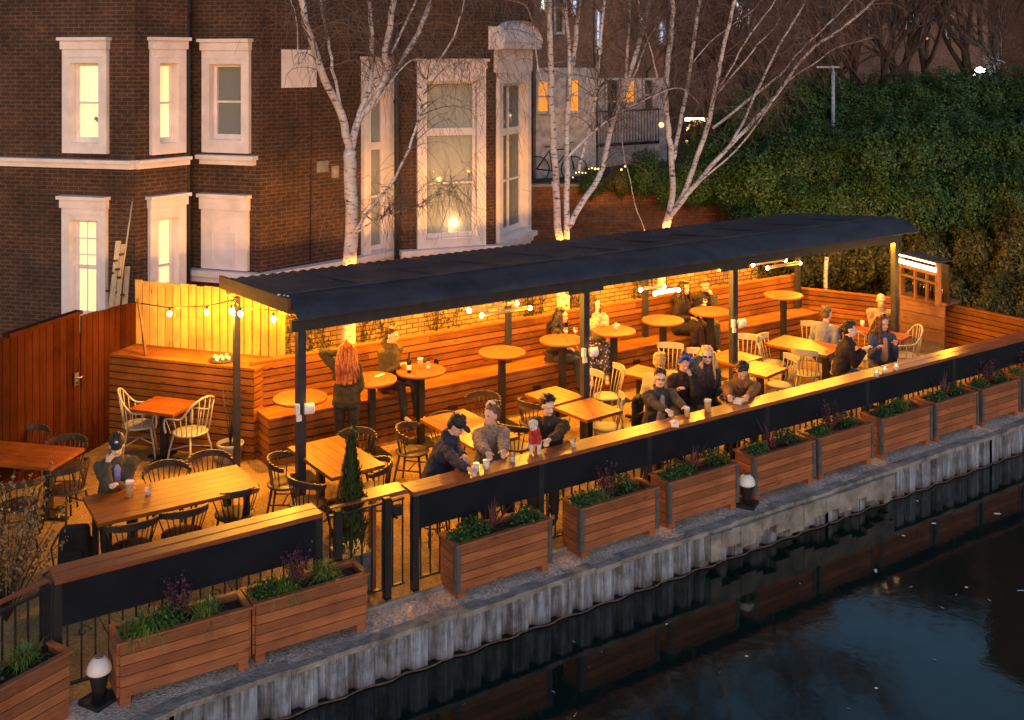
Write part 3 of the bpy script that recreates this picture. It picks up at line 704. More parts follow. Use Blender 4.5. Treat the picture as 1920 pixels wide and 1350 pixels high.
# dark end post of the bench
m = MB(); p = U(1498, 21.0, 0); m.box((p.x, p.y, .5), (.09, .09, 1.0)); tag(m.build('corner_post', M['post_metal']), 'short dark post where the bench meets the low slat fence', 'post')
hut = empty('bar_hut', U(1688, 19.9, 0)); tag(hut, 'small dark timber bar hut with a bright strip light and bottle shelves', 'bar hut')
H0 = U(1688, 19.9, 0); H1 = U(1771, 19.2, 0); P, S = (H0.x, H0.y), (H1.x, H1.y); a, e, nn, rz = fr(P, S); L = math.dist(P, S)
m = MB()
for k in range(3): fbox(m, P, S, 0, L, .36+k*.235, .36+k*.235+.225, -.04, .0)
keep(m.build('counter_front', M['old_wood']), hut)
m = MB(); fbox(m, P, S, -.03, L+.05, 1.06, 1.10, -.45, .04); keep(m.build('counter_top', M['old_wood']), hut)
H2 = U(1686, 19.9, 0); H3 = U(1758, 18.95, 0); P, S = (H2.x, H2.y), (H3.x, H3.y); L = math.dist(P, S)+.04; a, e, nn, rz = fr(P, S); P, S = (P[0]+nn.x*.46, P[1]+nn.y*.46), (S[0]+nn.x*.46, S[1]+nn.y*.46); a, e, nn, rz = fr(P, S)
m = MB()
fbox(m, P, S, -.03, .04, 1.101, 1.86, -.55, -.47); fbox(m, P, S, L-.12, L-.05, 1.101, 1.86, -.55, -.47)
fbox(m, P, S, L*.33, L*.33+.03, 1.101, 1.7, -.55, -.5); fbox(m, P, S, L*.62, L*.62+.03, 1.101, 1.7, -.55, -.5)
fbox(m, P, S, -.03, L-.05, 1.48, 1.52, -.46, -.42); fbox(m, P, S, -.03, L-.05, 1.63, 1.66, -.56, -.44)
keep(m.build('frame', M['old_wood']), hut)
m = MB(); fbox(m, P, S, -.03, L-.12, 1.101, 1.80, -.80, -.77); keep(m.build('back_wall', M['dark_backing']), hut)
m = MB()
for s0_, s1_, z0_, z1_, d0_, d1_ in ((-.05, L-.08, 1.865, 1.885, -.82, -.42),): fbox(m, P, S, s0_, s1_, z0_, z1_, d0_, d1_)
keep(m.build('roof', M['roof_metal']), hut)
m = MB(); fbox(m, P, S, .0, L-.08, 1.70, 1.77, -.46, -.44); keep(m.build('strip_light', M['strip']), hut)
m = MB(); fbox(m, P, S, .0, L-.08, 1.84, 1.86, -.44, -.42); keep(m.build('edge_light', M['strip']), hut)
m = MB()
for k in range(9): 
    c = a+e*(.1+k*(L-.3)/8)-nn*.70; m.lathe([(.03,0),(.03,.16),(.012,.21),(.012,.27)], (c.x, c.y, 1.14), 8)
keep(m.build('bottles', M['bottle_glass']), hut)

# ================================================================ canopy
cp = empty('canopy', (4.9, 12, 0)); tag(cp, 'long dark corrugated metal canopy with a curved blue grey front edge over the tables', 'canopy')
RX0, RX1 = 4.72, 16.2
def roof_prof():
    pr = [(14.42, 2.47), (13.4, 2.55), (12.25, 2.67)]
    for k in range(1, 8):
        q = R(k*11); pr.append((12.25-.62*math.sin(q)/math.sin(R(77)), 2.67-.19*(1-math.cos(q))/(1-math.cos(R(77)))))
    return pr
m = MB(); pr = roof_prof(); step = .0375; nx = int((RX1-RX0)/step)
base = 0
for i in range(nx+1):
    x = RX0+i*step; dz = .009*math.cos(i*PI/2*1.0) if True else 0
    for (y, z) in pr: m.v.append((x, y, z+dz*min(1, max(0.05, (y-12.25)/1.0))*1.3))
K = len(pr)
for i in range(nx):
    for j in range(K-1):
        m.f.append((i*K+j, i*K+j+1, (i+1)*K+j+1, (i+1)*K+j)); m.uv += [(0,0)]*4; m.sm.append(False)
ro = keep(m.build('roof_sheet', M['roof_metal']), cp)
so = ro.modifiers.new('s', 'SOLIDIFY'); so.thickness = .012; so.offset = -1
# horizontal ribs along the curved front
m = MB()
for (y, z) in ((11.88, 2.585), (11.74, 2.535)):
    m.box(((RX0+RX1)/2, y, z+.005), (RX1-RX0, .03, .03))
m.box(((RX0+RX1)/2, 12.2, 2.68), (RX1-RX0, .05, .02)); keep(m.build('front_trim', M['roof_metal']), cp)
m = MB(); m.box(((RX0+RX1)/2, 11.98, 2.33), (RX1-RX0-.1, .06, .14)); m.box(((RX0+RX1)/2, 14.30, 2.36), (RX1-RX0-.1, .06, .14)); keep(m.build('eaves_beam', M['post_metal']), cp)
m = MB()
for x in [RX0+.08+k*(RX1-RX0-.16)/12 for k in range(13)]:
    M_ = Matrix.Rotation(math.atan2(-.09, 2.2), 3, 'X'); m.box((x, 13.16, 2.48), (.05, 2.30, .12), M=M_)
keep(m.build('rafters', M['deck_wood']), cp)
m = MB(); M_ = Matrix.Rotation(math.atan2(-.14, 2.3), 3, 'X'); m.box((RX0-.02, 13.1, 2.53), (.04, 2.5, .17), M=M_); keep(m.build('end_board', M['end_wood']), cp)
for x in (4.9, 9.15, 12.06, 16.02):
    m = MB(); m.box((x, 12.0, 1.13), (.10, .10, 2.26)); m.box((x, 12.0, .01), (.2, .2, .02)); keep(m.build('post', M['post_metal']), cp)
for x, z0 in ((4.82, 0), (9.3, SEAT+.02), (12.15, SEAT+.02), (16.0, SEAT+.02)):
    m = MB(); y = 14.04 if x < 5 else 14.20; m.box((x, y, (z0+2.29)/2), (.08, .08, 2.29-z0)); keep(m.build('rear_post', M['post_metal']), cp)
for x in (9.15, 12.06):
    m = MB(); m.box((x, 12.0, 2.24), (.62, .08, .07)); keep(m.build('bracket', M['post_metal']), cp)
# sheet laps, fixings and fallen leaves on the canopy
m = MB()
for k in range(1, 11):
    x = RX0+k*1.05; MR = Matrix.Rotation(math.atan2(-.12, 1.15), 3, 'X'); m.box((x, 13.3, 2.575), (.012, 2.1, .012), M=MR)
keep(m.build('sheet_laps', M['roof_metal']), cp)
m = MB(); rl = random.Random(12)
for k in range(150):
    x = rl.uniform(RX0+.1, RX1-.2); y = 12.3+2.0*rl.random()**.7; z = 2.67-(y-12.25)*.092+.022; q = rl.uniform(0,6); s_ = rl.uniform(.015,.04)
    m.quad((x-s_*math.cos(q), y-s_*math.sin(q), z), (x+s_*.5*math.sin(q), y-s_*.5*math.cos(q), z+.006), (x+s_*math.cos(q), y+s_*math.sin(q), z), (x-s_*.5*math.sin(q), y+s_*.5*math.cos(q), z+.004))
tag(m.build('fallen_leaves', M['dry_leaf']), 'small dead leaves scattered over the canopy roof', 'leaves', kind='stuff')
# crumpled white cloth at the canopy corner
m = MB()
for k in range(16): m.ell(tuple(U(533, 12.75, 2.62) + Vector((random.uniform(-.05,.05), random.uniform(-.08,.1), random.uniform(-.12,.06)))), (random.uniform(.015,.04),)*3, n=7, m=5)
m.cap(U(514, 12.9, 2.58), U(533, 12.8, 2.63), .02, .03, 7); m.cap(U(540, 12.75, 2.62), U(541, 12.75, 2.45), .03, .02, 7)
tag(m.build('knotted_cloth', M['white_plastic']), 'knotted white plastic sheet hanging at the near corner of the canopy', 'plastic sheet')
# ================================================================ railing and blue panels
RQ = 9.75
def railing(name, P, S, label, panel=True, z1=1.03, posts=(), topw=.28, seed=1):
    a, e, nn, rz = fr(P, S); L = math.dist(P, S); o = empty(name, (*P, 0)); tag(o, label, 'railing'); rnd = random.Random(seed)
    n = int(L/.115)
    bal = []
    for k in range(n+1):
        if k*.115 > L: break
        c = a+e*(k*.115)-nn*.03
        m = MB(); zt = z1-.10
        m.box((c.x, c.y, (zt+.10)/2), (.014, .014, zt-.10), rz=rz); bal.append((m, k))
    for m, k in bal[:100]:
        keep(m.build('baluster', M['black_metal']), o)
    if len(bal) > 100:
        mm = MB()
        for m, k in bal[100:]:
            b0 = len(mm.v); mm.v += m.v; mm.f += [tuple(i+b0 for i in f) for f in m.f]; mm.uv += m.uv; mm.sm += m.sm
        x = keep(mm.build('far_balusters', M['black_metal']), o); x['kind'] = 'stuff'
    m = MB()
    c = a+e*L/2-nn*.03; m.box((c.x, c.y, .11), (L, .035, .02), rz=rz); keep(m.build('rail_bar', M['black_metal']), o)
    m = MB(); m.box((c.x, c.y, z1-.09), (L, .035, .02), rz=rz); keep(m.build('rail_bar', M['black_metal']), o)
    # diagonal scrolls between the bars
    k = 0
    while (k+1)*1.15 < L:
        m = MB(); s = k*1.15+.25
        p0 = a+e*s-nn*.045; p1 = a+e*(s+.35)-nn*.045
        m.tube([(p0.x, p0.y, z1-.15), ((p0.x+p1.x)/2, (p0.y+p1.y)/2, .5), (p1.x, p1.y, .13)], .006, 5)
        pts = [(p0.x+e.x*.06*math.cos(q*.6)*(1-q/14), p0.y+e.y*.06*math.cos(q*.6)*(1-q/14), .52+.06*math.sin(q*.6)*(1-q/14)) for q in range(13)]
        m.tube(pts, .006, 5); keep(m.build('scroll', M['black_metal']), o); k += 1
    for s in posts:
        c = a+e*s-nn*.02; m = MB(); m.box((c.x, c.y, z1/2-.02), (.07, .07, z1-.04), rz=rz); keep(m.build('post', M['black_metal']), o)
    if panel:
        m = MB(); c = a+e*L/2+nn*.005; m.box((c.x, c.y, (z1-.045+.64)/2), (L, .018, z1-.045-.64), rz=rz); keep(m.build('panel', M['panel_blue']), o)
        m = MB(); s = 0
        while s < L:
            l_ = min(rnd.uniform(2.2, 3.0), L-s); 
            if L-s-l_ < .5: l_ = L-s
            for d in (.07, -.07):
                c = a+e*(s+l_/2)-nn*(topw/2-.03+d); m.box((c.x, c.y, z1-.02+rnd.uniform(-.002,.002)), (l_-.004, topw/2-.003, .045), rz=rz)
            s += l_
        keep(m.build('ledge', M['rail_wood']), o)
    else:
        m = MB(); c = a+e*L/2-nn*.03; m.box((c.x, c.y, z1-.01), (L, .05, .018), rz=rz); keep(m.build('handrail', M['rail_wood']), o)
    return o
railing('railing', (1.75, RQ), (4.2, RQ), 'black railing with the short dark blue panel and wooden ledge, nearest the camera', posts=(.03, 2.42), seed=2, z1=1.06)
railing('railing', (5.2, RQ), (19.5, RQ), 'black railing with the very long dark blue panel and wooden drinks ledge', posts=(.04, 1.62, 3.2, 5.2, 7.2, 9.2, 11.2, 13.2), seed=5)
railing('gate_railing', (4.3, RQ), (5.12, RQ), 'low open gate railing with thin handrail between the two blue panels', panel=False, posts=(.08, .62), seed=3, z1=1.07)
d_ = Vector((-.91, -.41)).normalized()
railing('railing', (1.72+d_.x*2.6, RQ+d_.y*2.6), (1.72, RQ), 'open black railing without panel at the bottom left corner', panel=False, posts=(.03, 1.3, 2.57), z1=1.06, seed=4)
m = MB(); m.box((5.0, 9.98, 1.0), (.42, .26, .035)); m.box((4.86, 9.98, .5), (.06, .06, .96)); tag(m.build('side_shelf', M['rail_wood']), 'small bright wooden shelf at the near end of the long ledge', 'shelf')
m = MB(); m.box((5.05, 9.80, .86), (.10, .05, .10)); m.tube([(5.0, 9.78, .83), (5.0, 9.70, .83)], .015, 7); tag(m.build('gate_latch', M['black_metal']), 'black box latch on the gate beside the long panel', 'latch')

# ================================================================ planters
def planter_mesh(o, L, dpt, h, corners, z0=.08, rim=.03):
    m = MB(); n = 5; hh = (h-.01)/n
    for k in range(n):
        z = z0+hh*(k+.5)
        m.box((L/2, .012, z), (L-.03, .024, hh-.007)); m.box((L/2, dpt-.012, z), (L-.03, .024, hh-.007))
        
    m.build('long_boards', M['planter_wood'], o)
    for xe in (.002, L-.002):
        m = MB()
        for k in range(n): m.box((xe, dpt/2, z0+hh*(k+.5)), (.024, dpt-.052, hh-.007))
        m.build('end_boards', M['planter_wood'], o)
    m = MB(); zt = z0+h+.005
    m.box((L/2, .015, zt), (L+.03, .05, .022)); m.box((L/2, dpt-.015, zt), (L+.03, .05, .022)); m.box((.01, dpt/2, zt), (.05, dpt-.085, .022)); m.box((L-.01, dpt/2, zt), (.05, dpt-.085, .022))
    m.build('rim', M['planter_wood'], o)
    for x in (.06, L-.06):
        m = MB(); m.box((x, dpt/2, z0/2), (.09, dpt*.92, z0)); m.build('foot', M['planter_wood'], o)
    if corners:
        for x, s in ((0, 1), (L, -1)):
            m = MB(); m.box((x+s*.012, -.008, z0+h/2), (.045, .012, h)); m.box((x-s*.018, .015, z0+h/2), (.010, .045, h)); m.build('corner_trim', M['corner_metal'], o)
    m = MB(); nx, ny = 14, 5
    for i in range(nx):
        for j in range(ny):
            f = lambda i, j: (.03+(L-.06)*i/nx, .03+(dpt-.06)*j/ny, z0+h-.05+.025*noise.noise(Vector((i*.9, j*.9, L*3))))
            m.quad(f(i,j), f(i+1,j), f(i+1,j+1), f(i,j+1))
    m.build('soil', M['soil'], o)
def blade(m, base, tip, w_, droop=0):
    b = Vector(base); t = Vector(tip); d = t-b; s = d.cross(Vector((0,0,1))); s = s.normalized()*w_/2 if s.length > 1e-6 else Vector((w_/2,0,0))
    mid = b+d*.55+Vector((0,0,droop)); n = len(m.v)
    m.v += [tuple(b-s), tuple(b+s), tuple(mid+s*.9), tuple(mid-s*.9), tuple(t)]
    m.f += [(n, n+1, n+2, n+3), (n+3, n+2, n+4)]; m.uv += [(0,0)]*7; m.sm += [False, False]
def leafc(m, c, r, s, n, rnd, flat=1.0):
    """cloud of small leaves round c"""
    for _ in range(n):
        v = Vector((rnd.gauss(0,1), rnd.gauss(0,1), rnd.gauss(0,1)));
        if v.length < 1e-3: continue
        v.normalize(); q = Vector(c)+Vector((v.x*r[0], v.y*r[1], v.z*r[2]))*(rnd.random()**.4)
        a = Vector((rnd.uniform(-1,1), rnd.uniform(-1,1), rnd.uniform(-.4,1)*flat)).normalized(); b = a.orthogonal().normalized(); b = (Matrix.Rotation(rnd.uniform(0,6.3), 3, a) @ b)
        k = len(m.v); ss = s*rnd.uniform(.6, 1.4)
        m.v += [tuple(q-b*ss*.45), tuple(q+a.cross(b)*ss*.4+b*ss*.1), tuple(q+b*ss*.7), tuple(q-a.cross(b)*ss*.4+b*ss*.1)]
        m.f.append((k, k+1, k+2, k+3)); m.uv += [(0,0)]*4; m.sm.append(False)
def kids_local(o): return o
def plant_obj(kind, o, x, y, z, seed, s=1.0):
    rnd = random.Random(seed); m = MB(); wp = o.matrix_basis @ Vector((x, y, z))
    if kind == 'grass':
        for _ in range(170):
            a = rnd.uniform(0, 6.3); r = rnd.uniform(.05, .20)*s; h = rnd.uniform(.06, .17)*s; b = (rnd.gauss(0,.03)*s, rnd.gauss(0,.03)*s, 0)
            blade(m, b, (b[0]+r*math.cos(a), b[1]+r*math.sin(a), h-.12*r/.2*s*rnd.uniform(0,1.2)), .009, .05*s)
        nm, mt, lb = 'grass_tuft', 'grass_leaf', 'green arching grass tuft'
    elif kind == 'yellow':
        for _ in range(150):
            a = rnd.uniform(0, 6.3); r = rnd.uniform(.08, .22)*s; h = rnd.uniform(.02, .12)*s; b = (rnd.gauss(0,.03)*s, rnd.gauss(0,.03)*s, 0)
            blade(m, b, (b[0]+r*math.cos(a), b[1]+r*math.sin(a)-.04, h-.14*rnd.random()), .010, .07*s)
        nm, mt, lb = 'grass_tuft', 'dry_leaf', 'yellow drooping grass tuft'
        mt = 'grass_leaf'
    elif kind == 'herb':
        leafc(m, (0,0,.06*s), (.15*s,.11*s,.09*s), .026, 520, rnd); nm, mt, lb = 'herb_clump', 'herb_leaf', 'low dark green leafy clump'
    elif kind == 'heather':
        for _ in range(36):
            a = rnd.uniform(0, 6.3); r = rnd.uniform(.03, .15)*s; h = rnd.uniform(.14, .30)*s; t = Vector((r*math.cos(a), r*math.sin(a), h)); blade(m, (0,0,0), t, .006)
            for k in range(15): leafc(m, t*(.45+.6*k/15), (.022,)*3, .02, 1, rnd)
        nm, mt, lb = 'heather', 'purple_leaf', 'purple feathery heather bush'
    else:
        for _ in range(15):
            a = rnd.uniform(0, 6.3); el = rnd.uniform(.15, 1.5); l_ = rnd.uniform(.22, .42)*s
            blade(m, (0,0,.03), (l_*math.cos(el)*math.cos(a), l_*math.cos(el)*math.sin(a), l_*math.sin(el)+.02), .022, .02)
        nm, mt, lb = 'spiky_cordyline', 'purple_leaf', 'spiky dark purple cordyline'
    ob = m.build(nm, M[mt]); ob.location = wp; return tag(ob, None, 'plant'), lb
PL = [ # (u,v) of left front top corner, (u,v) right, metal corners, ordinal phrase, plants
    ((222,1197),(470,1134),False,'long plain planter beside the white domed bollard', [('grass',.15),('yellow',.28),('heather',.50),('grass',.68),('herb',.4)]),
    ((477,1130),(689,1070),False,'plain planter left of the dark conifer pot', [('grass',.30),('heather',.42),('grass',.68),('herb',.12)]),
    ((857,1027),(1032,977),True,'first planter with grey metal corners, counted from the gate', [('herb',.12),('cordyline',.45),('herb',.30),('herb',.80)]),
    ((1090,961),(1233,917),True,'second metal cornered planter from the gate', [('herb',.12),('heather',.45),('herb',.70),('grass',.30)]),
    ((1255,907),(1383,868),True,'metal cornered planter just left of the second domed bollard', [('herb',.15),('cordyline',.48),('herb',.85),('herb',.3)]),
    ((1415,859),(1527,823),True,'metal cornered planter just right of the second domed bollard', [('herb',.15),('cordyline',.42),('herb',.75)]),
    ((1536,821),(1636,792),True,'fifth metal cornered planter from the gate', [('herb',.15),('heather',.40),('herb',.75)]),
    ((1653,784),(1746,756),True,'sixth metal cornered planter from the gate', [('herb',.2),('herb',.45),('grass',.65)]),
    ((1754,755),(1833,731),True,'seventh metal cornered planter from the gate', [('herb',.2),('cordyline',.42),('herb',.75)]),
    ((1842,727),(1912,702),True,'eighth metal cornered planter from the gate, near the right edge', [('herb',.12),('heather',.42),('herb',.75)]),
    ((1919,700),(1990,678),True,'cut off planter at the right edge of the picture', [('heather',.3),('grass',.1)])]
PLACE = ('near end', 'second spot', 'middle', 'far end', 'back')
SHORT = {0:'the planter beside the near bollard',1:'the planter left of the conifer pot',2:'the first metal cornered planter',3:'the second metal cornered planter',4:'the planter left of the far bollard',5:'the planter right of the far bollard',6:'the fifth metal cornered planter',7:'the sixth metal cornered planter',8:'the seventh metal cornered planter',9:'the eighth metal cornered planter',10:'the planter cut by the right edge',30:'the bottom left corner planter'}
def place_planter(p0, p1, corners, lab, plants, dpt=.35, idx=0):
    a = math.atan2(p1.y-p0.y, p1.x-p0.x); L = math.dist((p0.x,p0.y), (p1.x,p1.y))
    o = empty('planter', (p0.x, p0.y, 0), a); tag(o, 'reddish slatted timber '+lab, 'planter', 'wooden planters standing along the canal edge')
    planter_mesh(o, L, dpt, .46, corners)
    for k, (kd, fx) in enumerate(plants):
        q, lb = plant_obj(kd, o, L*fx, dpt*(.35+.3*((k*7) % 3)/2), .50, idx*17+k, 1.28 if kd != 'cordyline' else 1.1)
        q['label'] = f'{lb}, plant {"one two three four five".split()[k]} from the left, {SHORT[idx]}' if False else f'{lb}, {PLACE[k]} of {SHORT[idx]}'
        q['group'] = {'grass':'grass tufts in the planters','yellow':'grass tufts in the planters','herb':'green clumps in the planters','heather':'heathers in the planters','cordyline':'cordylines in the planters'}[kd]
        q.rotation_euler.z = k
for i, (a0, a1, cn, lab, pls) in enumerate(PL):
    zt = .55
    if i < 2:
        p0 = Q(a0[0], a0[1], 9.36); p1 = Q(a1[0], a1[1], 9.33)
    else:
        yy = 9.32+.012*i; p0 = Q(a0[0], a0[1], yy); p1 = Q(a1[0], a1[1], yy)
    place_planter(p0, p1, cn, lab, pls, idx=i)
p1 = G(133, 1221, .55); p0 = p1 - Vector((.91, .41, 0))*1.35
place_planter(p0, p1, False, 'angled planter cut off by the bottom left corner', [('herb',.25),('herb',.5),('grass',.8)], idx=30)

# bollard lights
def bollard(u, v, lab, yy=None):
    p = G(u, v, 0); o = empty('bollard_light', (p.x, p.y, 0)); tag(o, lab, 'bollard light', 'white domed bollard lights')
    m = MB(); m.box((0,0,.02), (.24,.24,.04), rz=.5); m.build('base_plate', M['black_metal'], o)
    m = MB(); m.lathe([(.055,.04),(.06,.12),(.085,.24),(.088,.26)], n=20); m.build('stem', M['black_metal'], o)
    m = MB(); m.lathe([(.10,.262)]+[(.105*math.cos(q), .27+.12*math.sin(q)) for q in [k*.17 for k in range(8)]]+[(.03,.385)], n=24); m.build('dome', M['white_plastic'], o)
    m = MB(); m.lathe([(.035,.385),(.035,.40)], n=14); m.build('cap', M['corner_metal'], o)
bollard(186, 1316, 'white domed bollard light at the corner by the nearest plain planter')
bollard(1400, 948, 'white domed bollard light tucked between two metal cornered planters')

# conifer in a tall dark pot
cpos = Vector((4.62, 9.98, 0))
o = empty('conifer', cpos); tag(o, 'slim dark green conifer standing behind the gate railing in a slate pot', 'shrub')
m = MB(); m.box((0,0,.25), (.34,.34,.5), taper=.8); m.build('pot', M['corner_metal'], o)
m = MB(); m.tube([(0,0,.5),(0,0,1.5)], [.02,.008], 6); m.build('trunk', M['far_bark'], o)
m = MB(); rnd = random.Random(11)
for k in range(3600):
    t = rnd.random()**.8; z = .5+1.12*t; r = .25*(1-t)**.8*(.72+.55*noise.noise(Vector((z*5, math.cos(k*2.4)*1.5, k%7))))+.015; a = rnd.uniform(0,6.3); rr = r*rnd.random()**.35
    q = Vector((rr*math.cos(a), rr*math.sin(a), z)); blade(m, q, q+Vector((math.cos(a)*.018, math.sin(a)*.018, rnd.uniform(.03,.07))), .016)
for k in range(7):
    a = rnd.uniform(0,6.3); q = Vector((.05*math.cos(a), .05*math.sin(a), 1.45+.04*k)); 
    for j in range(14): blade(m, q+Vector((rnd.gauss(0,.006), rnd.gauss(0,.006), j*.012)), q+Vector((rnd.gauss(0,.02), rnd.gauss(0,.02), j*.012+.04)), .012)
m.build('crown', M['conifer_leaf'], o)

# ================================================================ tables
def tri4(c):     # four ground-plane corners (L,F,R,B) -> centre, size, rotation
    Lc, F, Rc, B = c; cen = (Lc+F+Rc+B)/4
    e1 = ((Rc-F)+(B-Lc))/2; e2 = ((B-Rc)+(Lc-F))/2
    return cen, e1.length, e2.length, math.atan2(e1.y, e1.x)
def table(name, px, lab, z=.75, legs='pedestal', group='square and long wooden tables', size=None, mt='table_wood'):
    c = [G(u, v, z) for u, v in px]; cen, sx, sy, rz = tri4(c)
    if size: sx, sy = size
    o = empty(name, (cen.x, cen.y, 0), rz); tag(o, lab, 'table', group)
    m = MB(); n = max(3, round(min(sx, sy)/.13)); lo = sx >= sy; W_ = sy if lo else sx; Ls = sx if lo else sy
    for k in range(n):
        q = -W_/2+W_*(k+.5)/n
        m.box((0, q, z-.02) if lo else (q, 0, z-.02), (Ls, W_/n-.005, .04) if lo else (W_/n-.005, Ls, .04))
    m.build('tabletop', M[mt], o)
    ends = [(0, 0)] if max(sx, sy) < 1.0 else ([(-sx*.33, 0), (sx*.33, 0)] if lo else [(0, -sy*.33), (0, sy*.33)])
    if legs == 'frame':
        for sx_ in (-1, 1):
            for sy_ in (-1, 1):
                m = MB(); m.box((sx_*(sx/2-.12), sy_*(sy/2-.08), (z-.04)/2), (.06,.06,z-.04)); m.build('leg', M['black_metal'], o)
        for s_ in (-1, 1):
            m = MB(); m.box((s_*(sx/2-.12), 0, z-.07), (.05, sy-.22, .05)); m.build('apron', M['black_metal'], o)
    else:
        for (x, y) in ends:
            m = MB(); m.box((x, y, (z-.04)/2), (.085,.085,z-.04)); m.build('leg', M['black_metal'], o)
            m = MB(); m.box((x, y, .02), (.5 if lo else .07, .07 if lo else .5, .03)); m.box((x, y, .04), (.07 if lo else .5, .5 if lo else .07, .03)); m.build('foot', M['black_metal'], o)
    return o
T = {}
T['T1'] = table('dining_table', [(-110,857),(85,879),(154,846),(-40,816)], 'long dark orange table cut off at the left edge of the picture', mt='round_wood')
T['T2'] = table('dining_table', [(245,764),(319,780),(372,753),(296,741)], 'small red brown table between two cream hoop armchairs', mt='round_wood')
T['T3'] = table('dining_table', [(147,932),(191,981),(490,913),(440,872)], 'long table in front of the man in the black cap at the left', legs='frame')
T['T4'] = table('dining_table', [(542,837),(618,898),(719,871),(638,816)], 'orange table right behind the near canopy post')
T['T5'] = table('dining_table', [(787,784),(887,841),(975,816),(868,768)], 'yellow lit table behind the man in the navy hood')
T['T6'] = table('dining_table', [(981,739),(1042,759),(1092,744),(1048,722)], 'square table near the bench, left of the second canopy post')
T['T7'] = table('dining_table', [(1044,761),(1095,791),(1163,769),(1111,746)], 'bright square table in front of the second canopy post')
T['T8'] = table('dining_table', [(1154,698),(1302,729),(1322,713),(1204,683)], 'long table behind the group wearing blue hairband and sunglasses')
T['T9'] = table('dining_table', [(1336,666),(1364,687),(1421,672),(1378,652)], 'square table just behind the third canopy post')
T['T9b'] = table('dining_table', [(1380,691),(1429,706),(1480,692),(1413,674)], 'square table behind the man in the rust brown jacket')
T['T10'] = table('dining_table', [(1441,637),(1541,674),(1568,650),(1490,627)], 'long yellow table ringed by cream chairs at the far end')
T['T11'] = table('dining_table', [(1611,618),(1682,640),(1700,631),(1632,610)], 'red brown table between the bald man and the hoop chair', mt='round_wood')
def round_table(u, v, lab, y=None):
    p = Q(u, v, 13.42 if u > 600 else 13.15); hz_ = p.z-1.04
    o = empty('high_round_table', (p.x, p.y, 0)); tag(o, lab, 'bar table', 'high round bar tables along the bench')
    m = MB(); m.lathe([(.335,1.0+hz_),(.35,1.006+hz_),(.35,1.034+hz_),(.345,1.04+hz_)], n=36); m.build('round_top', M['round_wood'], o)
    m = MB(); m.box((0,0,.49+hz_/2), (.085,.085,.98+hz_)); m.box((0,0,.985+hz_), (.3,.3,.02)); m.build('pedestal', M['black_metal'], o)
    m = MB(); m.box((0,0,.012), (.42,.42,.02)); m.build('base_plate', M['black_metal'], o); return o
RT = {}
for nm, u, v, lab in (('R1',563,744,'round bar table half hidden behind the near canopy post'),('R2',697,710,'round bar table beside the red haired woman'),('R3',789,693,'round bar table with a dark bottle before the man in the olive hoodie'),
    ('R4',941,659,'empty round bar table in the middle of the long bench'),('R5',1054,636,'round bar table before the dark haired woman left of the post'),('R6',1151,619,'round bar table before the woman in the cream jacket'),
    ('R7',1243,599,'empty round bar table under the glowing tube heater'),('R8',1332,583,'round bar table between the couple in black coats'),('R9',1469,552,'last round bar table at the far end of the bench')):
    RT[nm] = round_table(u, v, lab)

# ================================================================ chairs
def dark_chair():
    o = empty('spindle_chair'); mt = M['dark_chair']
    m = MB(); pr = []
    m.lathe([(.19,.425),(.215,.435),(.22,.45),(.20,.458),(.05,.452)], n=20); m.build('seat', mt, o)
    for sx in (-1, 1):
        for sy in (-1, 1):
            m = MB(); m.tube([(sx*.13, sy*.13, .43), (sx*.21, sy*.20, 0)], [.017, .012], 7); m.build('leg', mt, o)
    m = MB(); m.tube([(-.165, .16, .25), (-.165, -.16, .25)], .009, 6); m.tube([(.165, .16, .25), (.165, -.16, .25)], .009, 6); m.tube([(-.165, 0, .25), (.165, 0, .25)], .009, 6); m.build('stretcher', mt, o)
    # curved back rail, widening at the middle (back of chair is -y)
    pts = []; rad = []
    for k in range(13):
        a = PI + PI*k/12; x = .265*math.cos(a); y = .03+.235*math.sin(a); z = .69+.045*math.sin(PI*k/12); pts.append((x, y, z)); 
    m = MB()
    for k in range(12):
        a = Vector(pts[k]); b = Vector(pts[k+1]); c = (a+b)/2; d = b-a
        m.box(c, (d.length+.012, .022, .045+.03*math.sin(PI*(k+.5)/12)), rz=math.atan2(d.y, d.x))
    m.build('back_rail', mt, o)
    for k in range(1, 12, 1):
        if k in (2, 10): continue
        p = Vector(pts[k]); q = Vector((p.x*.68, -.02+(p.y+.02)*.78, .445)); m = MB(); m.tube([q, p-Vector((0,0,.02))], .007, 5); m.build('spindle', mt, o)
    return o
def cream_chair():
    o = empty('cream_chair'); mt = M['cream_paint']
    m = MB(); m.lathe([(.18,.425),(.205,.435),(.21,.45),(.19,.46),(.05,.452)], n=20); m.build('seat', mt, o)
    for sx in (-1, 1):
        for sy in (-1, 1):
            m = MB(); m.tube([(sx*.13, sy*.13, .43), (sx*.19, sy*.19, 0)], [.016, .012], 7); m.build('leg', mt, o)
    m = MB(); m.tube([(-.155, .15, .25), (-.155, -.15, .25)], .009, 6); m.tube([(.155, .15, .25), (.155, -.15, .25)], .009, 6); m.tube([(-.155, 0, .25), (.155, 0, .25)], .009, 6); m.build('stretcher', mt, o)
    m = MB(); N = 8
    for k in range(N):
        a0 = -1+2*k/N; a1 = -1+2*(k+1)/N; P0 = Vector((a0*.21, -.245+.05*a0*a0, .84)); P1 = Vector((a1*.21, -.245+.05*a1*a1, .84)); d = P1-P0
        hh = .10*(1-.25*abs((a0+a1)/2)**3); m.box((P0+P1)/2, (d.length+.004, .02, hh), rz=math.atan2(d.y, d.x))
    m.build('back_rail', mt, o)
    for k in range(6):
        a = -1+2*k/5; m = MB(); m.tube([(a*.15, -.15+.03*a*a, .445), (a*.19, -.245+.05*a*a, .80)], .0085, 6); m.build('spindle', mt, o)
    return o
